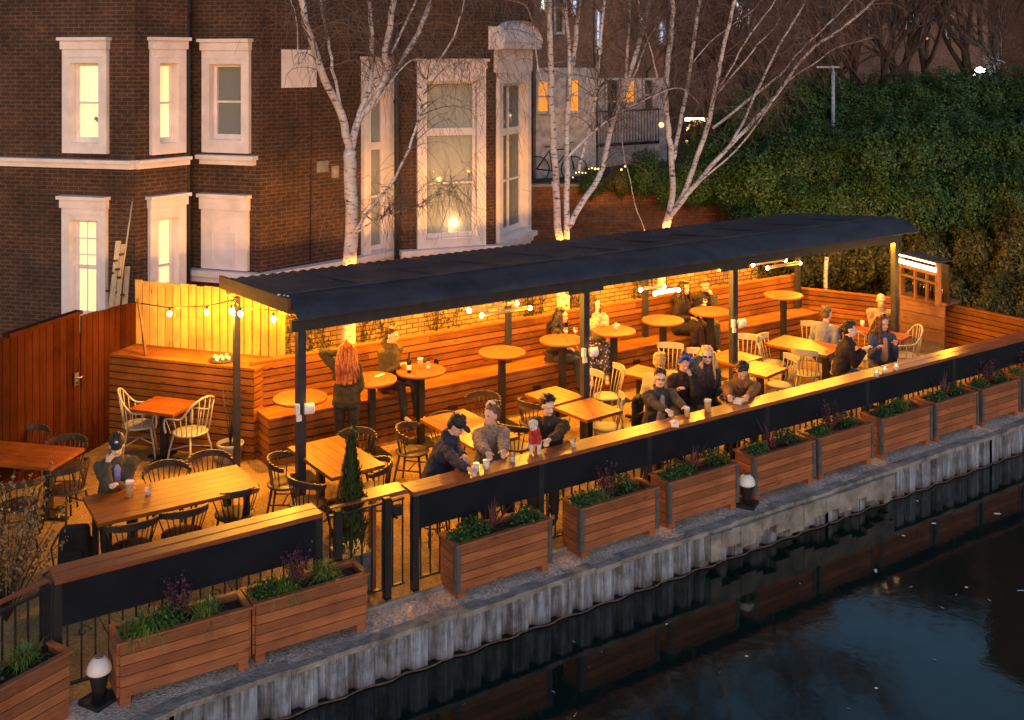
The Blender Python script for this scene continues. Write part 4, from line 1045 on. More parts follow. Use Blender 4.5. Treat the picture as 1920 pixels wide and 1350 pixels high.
def hoop_chair():
    o = empty('hoop_armchair'); mt = M['cream_metal']
    m = MB(); m.lathe([(.20,.43),(.235,.436),(.24,.45),(.22,.458),(.05,.45)], n=24); m.build('seat', mt, o)
    for sx in (-1, 1):
        for sy in (-1, 1):
            m = MB(); m.tube([(sx*.15, sy*.15, .44), (sx*.19, sy*.19, .22), (sx*.22, sy*.22, 0)], .014, 8); m.build('leg', mt, o)
    m = MB(); m.tube([(-.19, .19, .22), (0, 0, .26), (.19, -.19, .22)], .009, 6); m.tube([(.19, .19, .22), (0, 0, .262), (-.19, -.19, .22)], .009, 6); m.build('stretcher', mt, o)
    def hp(t):  # hoop from front left arm round the back to the front right
        a = PI*(t); x = -.255*math.cos(a); y = .22-.47*min(1, math.sin(a)*1.15) if False else .0
        return x
    pts = []
    key = [(-.23,.22,.45),(-.245,.235,.56),(-.25,.20,.655),(-.255,.05,.67),(-.262,-.08,.69),(-.25,-.17,.78),(-.20,-.235,.88),(-.10,-.27,.935),(0,-.28,.95)]
    pts = key+[(-x,y,z) for x, y, z in key[::-1][1:]]
    sm_ = []
    for i in range(len(pts)-1):
        p0 = Vector(pts[max(0,i-1)]); p1 = Vector(pts[i]); p2 = Vector(pts[i+1]); p3 = Vector(pts[min(len(pts)-1,i+2)])
        for t in (0, .33, .66): sm_.append(.5*((2*p1)+(p2-p0)*t+(2*p0-5*p1+4*p2-p3)*t*t+(3*p1-p0-3*p2+p3)*t**3))
    sm_.append(Vector(pts[-1])); m = MB(); m.tube(sm_, .014, 8); m.build('hoop', mt, o)
    n = len(sm_)
    for k in range(3, n-3, 3):
        p = sm_[k]; 
        if p.z < .6: continue
        q = Vector((p.x*.80, max(-.20, p.y*.80), .452)); m = MB(); m.tube([q, p], .0075, 6); m.build('rod', mt, o)
    return o
proto = {'d': dark_chair(), 'c': cream_chair(), 'h': hoop_chair()}
first = {'d': True, 'c': True, 'h': True}
GR = {'d': 'dark spindle back chairs', 'c': 'cream painted plank back chairs', 'h': 'cream metal hoop armchairs'}
def chair(kind, uv, face, lab, z=.45):
    """uv = seat centre in the photo; face = pixel the chair faces"""
    p = G(*uv, z); t = G(*face, z); a = math.atan2(t.y-p.y, t.x-p.x)-PI/2
    o = proto[kind] if first[kind] else copy_tree(proto[kind]); first[kind] = False
    o.location = (p.x, p.y, 0); o.rotation_euler = (0, 0, a); tag(o, lab, 'chair', GR[kind]); return o
chair('h', (262,795), (320,790), 'cream hoop armchair left of the small red brown table')
chair('h', (357,808), (300,795), 'cream hoop armchair right of the small red brown table, seen from its side')
chair('h', (1695,665), (1640,665), 'cream hoop armchair at the right end by the bar hut')
chair('h', (1612,668), (1640,655), 'cream hoop armchair glimpsed between the two women at the far ledge')
D = [((52,851),(50,905),'dark chair behind the left edge table, left one of its far side'),
 ((122,872),(95,905),'dark chair at the far right corner of the left edge table'),
 ((35,945),(45,905),'dark chair nearest the left picture edge, back towards the camera'),
 ((128,915),(70,900),'dark chair at the right end of the left edge table'),
 ((312,925),(325,955),'dark chair on the far side of the long table, beside the man in the cap'),
 ((392,905),(400,935),'dark chair on the far side of the long table, by its right corner'),
 ((247,1025),(225,985),'dark chair nearest the camera, tucked at the near side of the long table'),
 ((342,1000),(320,960),'dark chair in the middle of the near side of the long table'),
 ((440,962),(420,930),'dark chair at the right end of the near side of the long table'),
 ((535,905),(590,905),'dark chair at the left side of the orange table by the near post'),
 ((578,942),(620,925),'dark chair in front of the near canopy post, back to the camera'),
 ((668,858),(655,890),'dark chair behind the orange table, by the red haired woman'),
 ((702,915),(650,915),'dark chair at the right end of the orange table near the conifer'),
 ((773,845),(830,850),'dark chair alone between the orange and the yellow lit tables'),
 ((838,825),(850,850),'dark chair behind the man in the navy hood'),
 ((1002,790),(1040,775),'dark chair left of the two square tables beside the second post'),
 ((968,835),(1000,810),'dark chair between the fur coat woman and the man with the dog'),
 ((905,783),(880,805),'dark chair behind the woman in the fur coat'),
 ((1195,800),(1140,800),'dark chair with a black coat over it, behind the man in glasses')]
for uv, f, lab in D: chair('d', uv, f, lab)
C_ = [((1137,800),(1095,800),'cream chair at the right side of the bright square table'),
 ((1138,742),(1085,748),'cream chair right of the second post, beneath the floral skirt'),
 ((1096,755),(1055,770),'cream chair hidden behind the second canopy post'),
 ((1255,700),(1245,730),'cream chair behind the blond person in the cream top'),
 ((1305,712),(1285,730),'cream chair behind the person in sunglasses'),
 ((1400,682),(1380,705),'cream chair whose plank back shows right of the third post'),
 ((1450,680),(1500,690),'cream chair at the left end of the far yellow table'),
 ((1462,721),(1425,725),'cream chair in front, right of the man in the brown jacket'),
 ((1515,700),(1535,680),'cream chair on the near side of the far yellow table'),
 ((1520,655),(1500,680),'cream chair on the far side of the far yellow table')]
for uv, f, lab in C_: chair('c', uv, f, lab)
# bar stools under the long ledge for the people leaning on it
def stool(p, lab):
    o = empty('bar_stool', (p[0], p[1], 0)); tag(o, lab, 'stool', 'black stools behind the ledge')
    m = MB(); m.lathe([(.14,.60),(.16,.61),(.16,.635),(.14,.64)], n=18); m.build('seat', M['dark_chair'], o)
    for k in range(4):
        a = PI/4+k*PI/2; m = MB(); m.tube([(.10*math.cos(a),.10*math.sin(a),.61),(.18*math.cos(a),.18*math.sin(a),0)], .012, 6); m.build('leg', M['black_metal'], o)
    m = MB(); m.tube([(.15*math.cos(k*PI/8),.15*math.sin(k*PI/8),.2) for k in range(17)], .008, 5); m.build('foot_ring', M['black_metal'], o)

# ================================================================ small things
RTOP = {}
def onround(u, v):
    best = min(RT.values(), key=lambda o: (o.location-Q(u, v, o.location.y)).xy.length)
    k = 13.42/CAM_H; zt = [c for c in best.children if c.name.startswith('round_top')][0].data.vertices[-1].co.z
    return G(u, v, zt+.002)
def glass(kind, u, v, z, lab, s=1.0):
    p = G(u, v, z) if z != 1.05 else onround(u, v); 
    if kind == 'beer':
        o = empty('beer_glass', p); m = MB(); m.lathe([(.032*s,.003),(.040*s,.115*s)], n=16); m.build('beer', M['beer'], o)
        m = MB(); m.lathe([(.0402*s,.1155*s),(.0415*s,.14*s),(.036*s,.148*s)], n=16); m.build('foam', M['foam'], o)
        m = MB(); m.lathe([(.034*s,.0),(.045*s,.155*s)], n=16, cap=False); m.build('glass', M['clear_glass'], o); tag(o, lab, 'beer glass')
    elif kind == 'wine':
        o = empty('wine_glass', p); m = MB(); m.lathe([(.033,0),(.033,.004),(.005,.01),(.004,.085),(.02,.10),(.038,.13),(.034,.18)], n=14, cap=False); m.build('glass', M['clear_glass'], o)
        m = MB(); m.lathe([(.01,.098),(.030,.12),(.034,.135)], n=14); m.build('wine', M['foam'], o); tag(o, lab, 'wine glass')
    elif kind == 'cup':
        o = empty('white_cup', p); m = MB(); m.lathe([(.028,0),(.038,.09)], n=14); m.build('cup', M['ceramic'], o); m = MB(); m.lathe([(.040,.088),(.040,.096),(.033,.10)], n=14); m.build('rim', M['ceramic'], o); tag(o, lab, 'cup')
    elif kind == 'tumbler':
        o = empty('tumbler', p); m = MB(); m.lathe([(.028,0),(.034,.10)], n=14, cap=False); m.build('glass', M['clear_glass'], o); m = MB(); m.lathe([(.026,.004),(.028,.045)], n=14); m.build('drink', M['ceramic'], o); tag(o, lab, 'glass')
    elif kind == 'candle':
        o = empty('candle_jar', p); m = MB(); m.lathe([(.036,0),(.040,.09)], n=14, cap=False); m.build('jar', M['clear_glass'], o)
        m = MB(); m.lathe([(.033,.002),(.035,.06)], n=14); m.build('wax', M['foam'], o); m = MB(); m.ell((0,0,.075), (.009,.009,.016), n=8, m=6); m.build('flame', M['candle_glow'], o); tag(o, lab, 'candle')
    return o
glass('beer', 244, 931, .75, 'pint of pale beer with white foam on the long left table', 1.15)
glass('tumbler', 278, 928, .75, 'small clear tumbler beside the pint on the long left table')
bt = empty('beer_bottle', onround(767, 698)); tag(bt, 'dark bottle with white label on the round table by the olive hoodie', 'bottle')
m = MB(); m.lathe([(.032,0),(.033,.15),(.014,.21),(.013,.27)], n=14); m.build('bottle', M['bottle_glass'], bt); m = MB(); m.lathe([(.0335,.04),(.0335,.11)], n=14, cap=False); m.build('label', M['label_paper'], bt)
glass('beer', 788, 689, 1.05, 'half finished beer glass next to the dark bottle', .9)
glass('tumbler', 803, 692, 1.05, 'short clear glass right of the dark bottle')
glass('wine', 1061, 636, 1.05, 'wine glass on the table left of the second post')
glass('wine', 1079, 636, 1.05, 'wine glass touching the second post side of that round table')
glass('wine', 1322, 580, 1.05, 'wine glass before the man resting his face on his hand')
glass('tumbler', 1155, 618, 1.05, 'low glass on the table of the woman in the cream jacket')
glass('beer', 1288, 782, 1.03, 'nearly empty beer glass on the ledge by the man in glasses', .8)
glass('beer', 1327, 772, 1.03, 'full pint with foam on the ledge by the phone', 1.05)
glass('cup', 893, 885, 1.03, 'white paper cup left of the pair before the fur coat woman')
glass('cup', 912, 879, 1.03, 'white paper cup right of the pair before the fur coat woman')
glass('tumbler', 961, 866, 1.03, 'clear glass on the ledge right of the fur coat')
glass('tumbler', 1075, 838, 1.03, 'small glass alone on the ledge past the man with the dog')
glass('candle', 1643, 706, 1.03, 'glowing candle jar before the woman in denim, leftmost of three')
glass('candle', 1659, 699, 1.03, 'glowing candle jar before the woman in denim, middle of three')
glass('candle', 1680, 694, 1.03, 'glowing candle jar before the woman in denim, rightmost of three')
glass('cup', 1617, 612, .80, 'white cup on the table of the bald man')
m = MB(); p = G(1265, 797, 1.03); m.box(p+Vector((0,0,.012)), (.17,.09,.022), rz=.9); m.box(p+Vector((.02,.05,.03)), (.10,.06,.012), rz=.3); tag(m.build('paper_packet', M['ceramic']), 'crumpled white paper packet on the ledge by the man in glasses', 'packet')
m = MB(); p = G(1385, 755, 1.03); m.box(p+Vector((0,0,.02)), (.16,.10,.04), rz=.5); tag(m.build('food_box', M['label_paper']), 'pale food box under the hands of the man in brown', 'box')
m = MB(); m.box(onround(1153, 612)+Vector((.05,.03,.01)), (.1,.07,.02), rz=.2); tag(m.build('napkin', M['ceramic']), 'small white napkin beside the glass of the woman in cream', 'napkin')
m = MB(); m.box(onround(712, 704)+Vector((0,0,.004)), (.17,.05,.006), rz=.4); tag(m.build('menu_card', M['label_paper']), 'thin pale menu card on the table beside the red haired woman', 'menu card')
# tray of tea lights on the counter
tp = V_(417, 676, 14.95); s_ = G(417, 676, 1.258)
o = empty('dark_tray', s_); tag(o, 'black tray with small bright glasses on the timber counter', 'tray')
m = MB(); m.lathe([(.17,0),(.19,.02),(.185,.02)], n=24); m.build('tray', M['black_metal'], o)
for k in range(9):
    a = k*.75; m = MB(); m.lathe([(.018,0),(.022,.045)], (.12*math.cos(a)*(.5+.5*(k%2)), .12*math.sin(a)*(.5+.5*(k%2)), .021), 10); m.build('small_glass', M['foam'], o)
# hanging handbag on the bench
p = Q(808, 684, 14.3); o = empty('handbag', p); tag(o, 'red and black handbag leaning on the bench back by the bottle table', 'bag')
m = MB(); m.box((0,0,0), (.30,.10,.22), rz=.1); m.box((.0,.0,.12), (.22,.09,.05), rz=.1); b_ = m.build('body', M['bottle_glass'], o); bv = b_.modifiers.new('b','BEVEL'); bv.width = .03
plain('red_cloth', (.45,.02,.02), .7); m = MB(); m.box((-.02,-.06,.02), (.13,.02,.13), rz=.5); m.build('flap', M['red_cloth'], o)
m = MB(); m.tube([(-.1,0,.12),(-.07,0,.24),(.05,0,.25),(.1,0,.12)], .01, 6); m.build('strap', M['bottle_glass'], o)
# black backpack on the floor at the left
o = empty('backpack', G(140, 1068, 0), -.4); tag(o, 'black backpack standing on the gravel behind the near ledge', 'backpack')
plain('bag_cloth', (.015,.013,.013), .9)
m = MB(); m.box((0,0,.24), (.30,.20,.46), taper=1.12); m.box((.13,.05,.18), (.12,.14,.30), rz=.4); b_ = m.build('body', M['bag_cloth'], o); bv = b_.modifiers.new('b','BEVEL'); bv.width = .07; bv.segments = 4
m = MB(); m.box((.0,-.12,.16), (.22,.07,.20)); b_ = m.build('pocket', M['bag_cloth'], o); bv = b_.modifiers.new('b','BEVEL'); bv.width = .03; bv.segments = 3
m = MB(); m.tube([(-.16,0,.4),(-.24,.0,.25),(-.2,-.05,.06),(-.3,-.1,.01)], .012, 6); m.build('strap', M['black_metal'], o)
# grey pot with a bare plant by the rear post
p = G(432, 868, 0); o = empty('potted_shrub', p); tag(o, 'bare twiggy shrub in a pale grey pot beside the counter', 'potted plant')
m = MB(); m.lathe([(.13,0),(.17,.24),(.185,.25),(.185,.28),(.16,.28),(.155,.23)], n=24); m.build('pot', M['grey_pot'], o)
m = MB(); m.lathe([(.01,.22),(.15,.24)], n=16); m.build('soil', M['soil'], o)
m = MB(); rnd = random.Random(4)
for k in range(7):
    a = rnd.uniform(0,6.3); m.tube([(0,0,.24),(.05*math.cos(a),.05*math.sin(a),.6),(.12*math.cos(a),.12*math.sin(a),1.0+.2*rnd.random())], [.008,.005,.002], 5)
m.build('stems', M['far_bark'], o)
# sockets on posts
for (u, v, x, y, lab) in ((590,765,4.9,12,'white cylindrical speaker box strapped on the near canopy post'),(1103,659,9.15,12,'white cylindrical speaker box on the second canopy post'),(1375,606,12.06,12,'pair of white boxes on the third canopy post')):
    p = Q(567 if x == 4.9 else u, v, y-.06); o = empty('post_speaker', (x, y-.06, p.z)); tag(o, lab, 'speaker', 'white boxes on the canopy posts')
    Mx = Matrix.Rotation(R(90), 3, 'Y') @ Matrix.Rotation(.25, 3, 'X')
    m = MB(); m.lathe([(.055,0),(.065,.01),(.065,.11),(.05,.12)], (.0,-.05,0), 18, M=Mx); m.build('housing', M['white_plastic'], o)
    m = MB(); m.box((-.07,-.01,.0), (.05,.05,.12)); m.box((-.05,-.01,-.11), (.06,.03,.07)); m.build('bracket', M['white_plastic'], o)
m = MB(); p = Q(443, 645, 14.05); m.box((4.82, 14.045, p.z), (.055,.02,.11)); tag(m.build('light_switch', M['white_plastic']), 'small white switch plate on the rear post near the yellow fence', 'switch')
# thin white stick at the left edge
m = MB(); a0 = G(12, 1010, 0); m.tube([a0, a0+Vector((-.02,0.02,.62))], .012, 7); tag(m.build('white_stick', M['cream_paint']), 'thin cream stick standing up at the left picture edge', 'stick')

# stacked planks leaning on the house wall, with a long cane
o = empty('plank_bundle', U(215, 17.6, .6)); tag(o, 'bundle of long battered timber planks leaning on the house wall', 'planks')
for k, (u0, v0, u1, v1) in enumerate(((203,566,222,452),(213,572,232,458),(229,574,239,500),(207,552,227,470))):
    m = MB(); a0 = V_(u0, v0+60, 17.7+.03*k); b0 = V_(u1, v1, 18.4+.03*k)
    d = (b0-a0); L = d.length; z = d.normalized(); x = Vector((A_[0], -A_[1], 0)); y = z.cross(x).normalized(); x = y.cross(z).normalized(); MM = Matrix((x, y, z)).transposed()
    m.box((a0+b0)/2, (.085,.03,L), M=MM); m.build('plank', M['raw_timber']); keep(bpy.data.objects[-1] if False else col.objects[-1], o)
for (u, v) in ((216,489),(228,477),(208,512),(220,505),(224,520),(203,545),(217,548),(229,553)):
    m = MB(); c = V_(u, v, 18.05); m.box(c, (.07,.05,.03), rz=.3); keep(m.build('tie', M['black_metal']), o)
m = MB(); m.tube([V_(228, 520, 18.0), V_(248, 378, 18.9)], .014, 6); tag(m.build('bamboo_cane', M['raw_timber']), 'thin long cane rising above the leaning planks', 'cane')

# ================================================================ lamps
LC = (1, .385, .026)
def bulb(p, power, parent, rr=.028):
    m = MB(); m.ell(p, (rr, rr, rr*1.25), n=12, m=8); keep(m.build('bulb', M['bulb']), parent)
    m = MB(); m.lathe([(.016,0),(.016,.045)], (p[0], p[1], p[2]+rr), 8); keep(m.build('socket', M['bulb_cap']), parent)
    L = point((p[0], p[1], p[2]-.045), power, LC, .035); keep(L, parent)
o = empty('festoon_lights', V_(255, 567, 15.5)); tag(o, 'string of glowing bulbs sagging from the red fence to the canopy corner', 'string lights')
chain = [V_(252, 567, 15.6), V_(318, 577, 15.0), V_(388, 574, 14.7), V_(440, 562, 14.3)]
m = MB(); m.tube(chain, .008, 5); keep(m.build('cable', M['black_metal']), o)
m = MB(); m.tube([V_(440, 562, 14.3), V_(451, 577, 13.9), V_(513, 582, 13.3), V_(580, 585, 12.4)], .006, 5); keep(m.build('cable', M['black_metal']), o)
for (u, v, D_) in ((318,588,14.95),(388,585,14.7),(434,583,14.35),(451,588,13.9),(513,598,13.3)):
    bulb(V_(u, v, D_), 36 if u < 445 else 24, o, .032)
o = empty('canopy_light_string', (5, 12.25, 2.3)); tag(o, 'row of bulbs hung under the canopy beam, one peeping by the near post', 'string lights')
for k in range(11):
    x = 5.12+k*1.06; bulb((x, 12.20, 2.27), 33, o, .032)
m = MB(); m.tube([(4.95,12.2,2.37)]+[(5.12+k*.53, 12.2, 2.36-.02*(k % 2)) for k in range(21)], .006, 5); keep(m.build('cable', M['black_metal']), o)
o = empty('rear_fill_string', (5, 14.7, 2.3)); tag(o, 'added row of unseen bulbs under the rear edge of the canopy to light the brick wall', 'string lights')  # added bulbs, out of sight, to brighten the garden wall
for k in range(8):
    x = 5.6+k*1.5; bulb((x, 14.0, 2.27), 104, o)
def pendant(u, v, D_, lab, glow=False, L=.8):
    c = V_(u, v, D_); o = empty('pendant_bar', c); tag(o, lab, 'pendant light', 'bar shaped lights under the canopy')
    for j, yo in enumerate((0, .35)):
        m = MB(); m.tube([(-L/2, yo, 0), (L/2, yo, 0)], .028, 10); m.build('tube', M['tube_glow' if (glow and j == 0) else 'lamp_tube'], o)
        m = MB(); 
        for x in (-L/2-.02, L/2+.02): m.ell((x, yo, -.01), (.032,.032,.034), n=10, m=8)
        m.build('end_bulbs', M['bulb'], o)
        m = MB(); m.tube([(0, yo, .03), (0, yo, 2.42-c.z)], .008, 6); m.build('stem', M['black_metal'], o)
    for x in (-L/2, L/2): keep(point((c.x+x, c.y, c.z-.16), 7, LC, .04), o)
pendant(949, 583, 15.6, 'steel bar light with round end bulbs above the empty bar table')
pendant(1250, 546, 17.2, 'white glowing heater tube left of the couple in black coats', True, .46)
pendant(1470, 497, 19.2, 'steel bar light with end bulbs at the far end of the canopy')
keep(point(U(1775, 18.4, 1.55), 20, LC, .08, 'hut_fill'), hut)  # added bare light without a fixture, brightens the end fence and hedge
o = empty('yard_fill_lights', (5, 16.2, 1.5)); tag(o, 'added row of unseen bulbs on the yard side of the old brick wall, washing the house ledge', 'string lights')  # added bulbs hidden behind the wall, to warm the lower facade
for k in range(7): bulb((4.3+k*1.25, 16.15, 1.2), 13, o)
keep(point(U(1560, 21.6, 2.2), 22, LC, .08, 'far_end_fill'), cp)  # added unseen light without a fixture, lifts the far end
# ================================================================ people
def pmat(name, c, rough=.8, var=.2, scale=14, st=.3, dist=.01, fuzzy=0):
    if name in M: return M[name]
    m, n, l, b = mat(name); v = coord(n, l); f = nz(n, l, v, scale, 5)
    r = ramp(n, [(.3, tuple(x*(1-var) for x in c)), (.7, tuple(min(1, x*(1+var)) for x in c))]); l.new(f, r.inputs[0]); l.new(r.outputs[0], b.inputs['Base Color'])
    b.inputs['Roughness'].default_value = rough; bump(n, l, b, nz(n, l, v, scale*3), st, dist)
    if fuzzy: b.inputs['Sheen Weight'].default_value = fuzzy
    M[name] = m; return m
SK = pmat('skin', (.66,.38,.27), .5, .1, 20, .05); M['skin'].node_tree.nodes['Principled BSDF'].inputs['Subsurface Weight'].default_value = 0
pmat('skin_pale', (.74,.50,.40), .5, .1, 20, .05)
pmat('lip', (.35,.12,.09), .5, .1, 20, 0); pmat('eye_dark', (.07,.045,.04), .3, .1, 20, 0)
JOBS = []
def hairmat(hc):
    nm = 'hair_%02d%02d%02d' % tuple(int(c*99) for c in hc)
    if nm in M: return M[nm]
    m, n, l, b = mat(nm); f = nz(n, l, coord(n, l, 'Object', (60, 60, 6)), 1.5, 5, .6)
    r = ramp(n, [(.32, tuple(x*.35 for x in hc)), (.5, hc), (.72, tuple(min(1, x*1.8) for x in hc))]); l.new(f, r.inputs[0]); l.new(r.outputs[0], b.inputs['Base Color'])
    b.inputs['Roughness'].default_value = .5; bump(n, l, b, f, .6, .01); M[nm] = m; return m
def job(mb, name, mt, parent, vox, smooth=3, disp=0, dsize=.1, dec=0):
    o = mb.build(name, mt); 
    if parent: o.parent = parent
    r = o.modifiers.new('r', 'REMESH'); r.mode = 'VOXEL'; r.voxel_size = vox; r.use_smooth_shade = True
    if smooth: s = o.modifiers.new('s', 'SMOOTH'); s.factor = .5; s.iterations = smooth
    if disp:
        t = bpy.data.textures.new('folds', 'CLOUDS'); t.noise_scale = dsize; t.noise_depth = 2
        d = o.modifiers.new('d', 'DISPLACE'); d.texture = t; d.strength = disp; d.mid_level = .5; d.texture_coords = 'LOCAL'
    JOBS.append(o); return o
def ik(a, t, l1, l2, pole):
    d = t-a; L = min(d.length, (l1+l2)*.995); d = d.normalized(); t = a+d*L
    x = (l1*l1-l2*l2+L*L)/(2*L); h = math.sqrt(max(0, l1*l1-x*x)); p = pole-d*pole.dot(d)
    p = p.normalized() if p.length > 1e-5 else d.orthogonal().normalized(); return a+d*x+p*h, t
def hand(m, w, d, up, side, s=1.0, curl=.5):
    """palm and five fingers; w wrist, d direction, up = back of hand normal, side=+1 right hand"""
    d = d.normalized(); up = (up-d*up.dot(d)).normalized(); r = d.cross(up)*side      # towards little finger
    k = w+d*.045*s
    Mx = Matrix((r, d, up)).transposed(); m.ell(k, (.036*s,.048*s,.016*s), M=Mx, n=10, m=7); m.cap(w-d*.02, w+d*.03*s, .024*s, .026*s, 8)
    for i, (x, L) in enumerate(((-.027,.068),(-.009,.078),(.009,.072),(.026,.058))):
        b = w+d*.085*s+r*x*s; c = curl*(1+.12*i)
        d1 = (d*math.cos(c)-up*math.sin(c)+r*x*2).normalized(); p1 = b+d1*L*.5*s; d2 = (d*math.cos(c*2.1)-up*math.sin(c*2.1)).normalized(); p2 = p1+d2*L*.5*s
        m.cap(b-d*.01, p1, .0098*s, .009*s, 7); m.cap(p1, p2, .009*s, .008*s, 7)
    b = w+d*.03*s-r*.026*s; p1 = b+(d*.6-r*.75-up*.15).normalized()*.035*s; p2 = p1+(d*.9-r*.25-up*.3).normalized()*.028*s
    m.cap(b, p1, .013*s, .011*s, 7); m.cap(p1, p2, .011*s, .0095*s, 7)
def person(label, head_uv, hz, face, seat=.45, lean=12, top='jacket', tc=(.1,.1,.1), bc=(.03,.03,.04), hair='short', hc=(.03,.02,.015), yaw=0, pitch=0,
           R_=None, L_=None, coat=False, sc=1.0, skin='skin', build_=1.0, inner=None, fur=0, hood=False, stand=False, crossed=False, feet=None, skirt=None, extra=None, curl=.5, tilt=0, hipback=0, hand_h=None):
    """head_uv = top of head pixel, hz = its height; face = world heading in degrees"""
    ht = G(head_uv[0], head_uv[1], hz)
    s = sc; f = R(face)-PI/2; X = Vector((1,0,0)); Y = Vector((0,1,0)); Z = Vector((0,0,1))
    ln = R(lean); tl = .47*s
    # heights chain so that the head top lands at hz
    headH = .235*s
    tdir = Vector((math.sin(R(tilt))*.5, math.sin(ln), math.cos(ln)))
    nk = Vector((0, math.sin(ln*1.2)*.9, 1)).normalized()
    top_off = tdir*tl + nk*.085*s + Vector((0, .02, headH))
    if stand: pz = hz-top_off.z
    else: pz = hz-top_off.z
    if not stand: pz = max(seat+.06, pz)
    pel = Vector((0, 0, pz))
    chest = pel+tdir*tl                      # shoulder line
    neck = chest+nk*.085*s; 
    hd = neck+Vector((0,.015,.115*s))+Vector((0, .05*math.sin(R(pitch)), 0))
    off = Vector((hd.x, hd.y, 0)); Rz = Matrix.Rotation(f, 3, 'Z')
    base = Vector((ht.x, ht.y, 0))-Rz @ off
    HR = Matrix.Rotation(R(-yaw), 3, 'Z') @ Matrix.Rotation(R(-pitch), 3, 'X')
    sw = (.150 if hair not in ('short','bald','cap') else .172)*s*build_
    shR = chest+X*sw-Z*.035*s; shL = chest-X*sw-Z*.035*s
    ua, fa = .28*s, .25*s
    wp = lambda q: q
    def tgt(v, side):
        if v is None: return pel+X*side*.13+Y*.30+Z*.10 if not stand else pel+X*side*.24+Y*.03-Z*.12
        return Vector(v)
    def px2loc(u, v, z):
        q = G(u, v, z)-base; return Rz.inverted() @ q
    def res_t(k, sd):
        if isinstance(k, tuple) and k[0] == 'px': return px2loc(*k[1:])
        if isinstance(k, str): return Vector((0,0,0))
        return tgt(k, sd)
    tR = res_t(R_, 1); tL = res_t(L_, -1)
    if R_ == 'face': tR = hd+HR @ Vector((.05,.13,-.10))*s
    if L_ == 'face': tL = hd+HR @ Vector((-.05,.13,-.10))*s
    if R_ == 'hair': tR = hd+Vector((.08,-.02,.06))*s
    if L_ == 'hair': tL = hd+Vector((-.09,-.03,.05))*s
    res = []
    for a, t, sd, key in ((shR, tR, 1, R_), (shL, tL, -1, L_)):
        up_ = key in ('face', 'hair'); pole = Vector((sd*(.9 if key == 'hair' else .16), -.45 if not up_ else .35, -.9 if key != 'hair' else -.25))
        dirt = (t-a).normalized(); wr = t-dirt*.09*s; e, w = ik(a, wr, ua, fa, pole); res.append((a, e, w, sd, up_))
    B = MB()
    # head
    hc_ = hd
    def H(x, y, z): return hc_+HR @ (Vector((x, y, z))*s)
    B.ell(H(0,-.01,.025), (.073*s,.090*s,.088*s), M=HR, n=16, m=12); B.ell(H(0,.022,-.035), (.056*s,.066*s,.078*s), M=HR, n=14, m=10)
    B.ell(H(0,.062,-.078), (.026*s,.026*s,.022*s), M=HR, n=10, m=7); B.cap(H(0,.084,.005), H(0,.103,-.028), .009*s, .014*s, 8)
    B.cap(H(-.03,.078,.026), H(.03,.078,.026), .012*s, .012*s, 7)
    for sd in (-1, 1): B.ell(H(sd*.072,-.005,-.008), (.012*s,.02*s,.032*s), M=HR, n=8, m=6)
    B.cap(neck-nk*.09*s, H(0,-.015,-.05), .055*s, .050*s, 12)
    # trunk
    B.cap(pel, chest-tdir*.10*s, .105*s*build_, .115*s*build_, 12); B.cap(shR-X*.02, shL+X*.02, .055*s, .055*s, 10)
    for sd in (-1, 1): B.cap(pel+X*sd*.07*s, pel+tdir*.12*s+X*sd*.05*s, .095*s, .09*s, 10); B.cap(chest+X*sd*.07*s-tdir*.12*s, chest+X*sd*.10*s-tdir*.02*s, .085*s, .06*s, 10)
    for a, e, w, sd, up_ in res:
        B.cap(a, e, .044*s, .036*s, 10); B.cap(e, w, .036*s, .025*s, 10); fd = (w-e).normalized()
        bn = Vector((0,0,1)) if not up_ else Vector((sd*.5,.6,.2))
        if up_: fd = (hd+HR @ Vector((0,.04,-.02))-w).normalized()
        hand(B, w, fd, bn, sd, s, curl)
    # legs
    legs = []
    for sd in (-1, 1):
        hp = pel+X*sd*.09*s-Z*.01
        if stand: kn = Vector((sd*.10*s, .03, pz*.52)); an = Vector((sd*.10*s, -.02, .085))
        elif feet is not None: kn = hp+Vector((sd*.04, .42*s, .02)); an = kn+Vector((0, .06, -.42*s))
        else:
            kn = hp+Vector((sd*.05, .41*s, max(-.02, .50-pz) if pz < .6 else -.08)); an = Vector((kn.x, kn.y-.02, .085))
            if (an-kn).length > .44*s: an = kn+(an-kn).normalized()*.44*s
        legs.append((hp, kn, an)); B.cap(hp, kn, .078*s, .052*s, 12); B.cap(kn, an, .050*s, .034*s, 12); B.cap(an, an+Vector((0,.13,-.045)), .035*s, .028*s, 8)
    body = job(B, 'person', M[skin], None, .0095, 2); tag(body, label, 'person'); body.location = base; body.rotation_euler = (0,0,f); o = body
    # eyes, brows, mouth
    e_ = MB()
    for sd in (-1, 1): e_.ell(H(sd*.030,.079,.004), (.010*s,.007*s,.0042*s), M=HR, n=8, m=5); 
    x = e_.build('eyes', M['eye_dark'], o)
    e_ = MB(); e_.ell(H(0,.088,-.055), (.022*s,.009*s,.006*s), M=HR, n=8, m=5); e_.build('lips', M['lip'], o)
    # hair
    hm = hairmat(hc)
    h = MB()
    if hair != 'bald':
        h.ell(H(0,-.030,.056), (.084*s,.092*s,.080*s), M=HR, n=14, m=10); h.ell(H(0,-.050,-.002), (.082*s,.064*s,.08*s), M=HR, n=12, m=8)
        for k in range(7): h.ell(H(random.uniform(-.055,.055), random.uniform(-.06,.05), .105+random.uniform(-.01,.015)), (.030*s,.036*s,.024*s), M=HR, n=8, m=6)
    else: h.ell(H(0,-.045,-.02), (.079*s,.062*s,.05*s), M=HR, n=12, m=8)
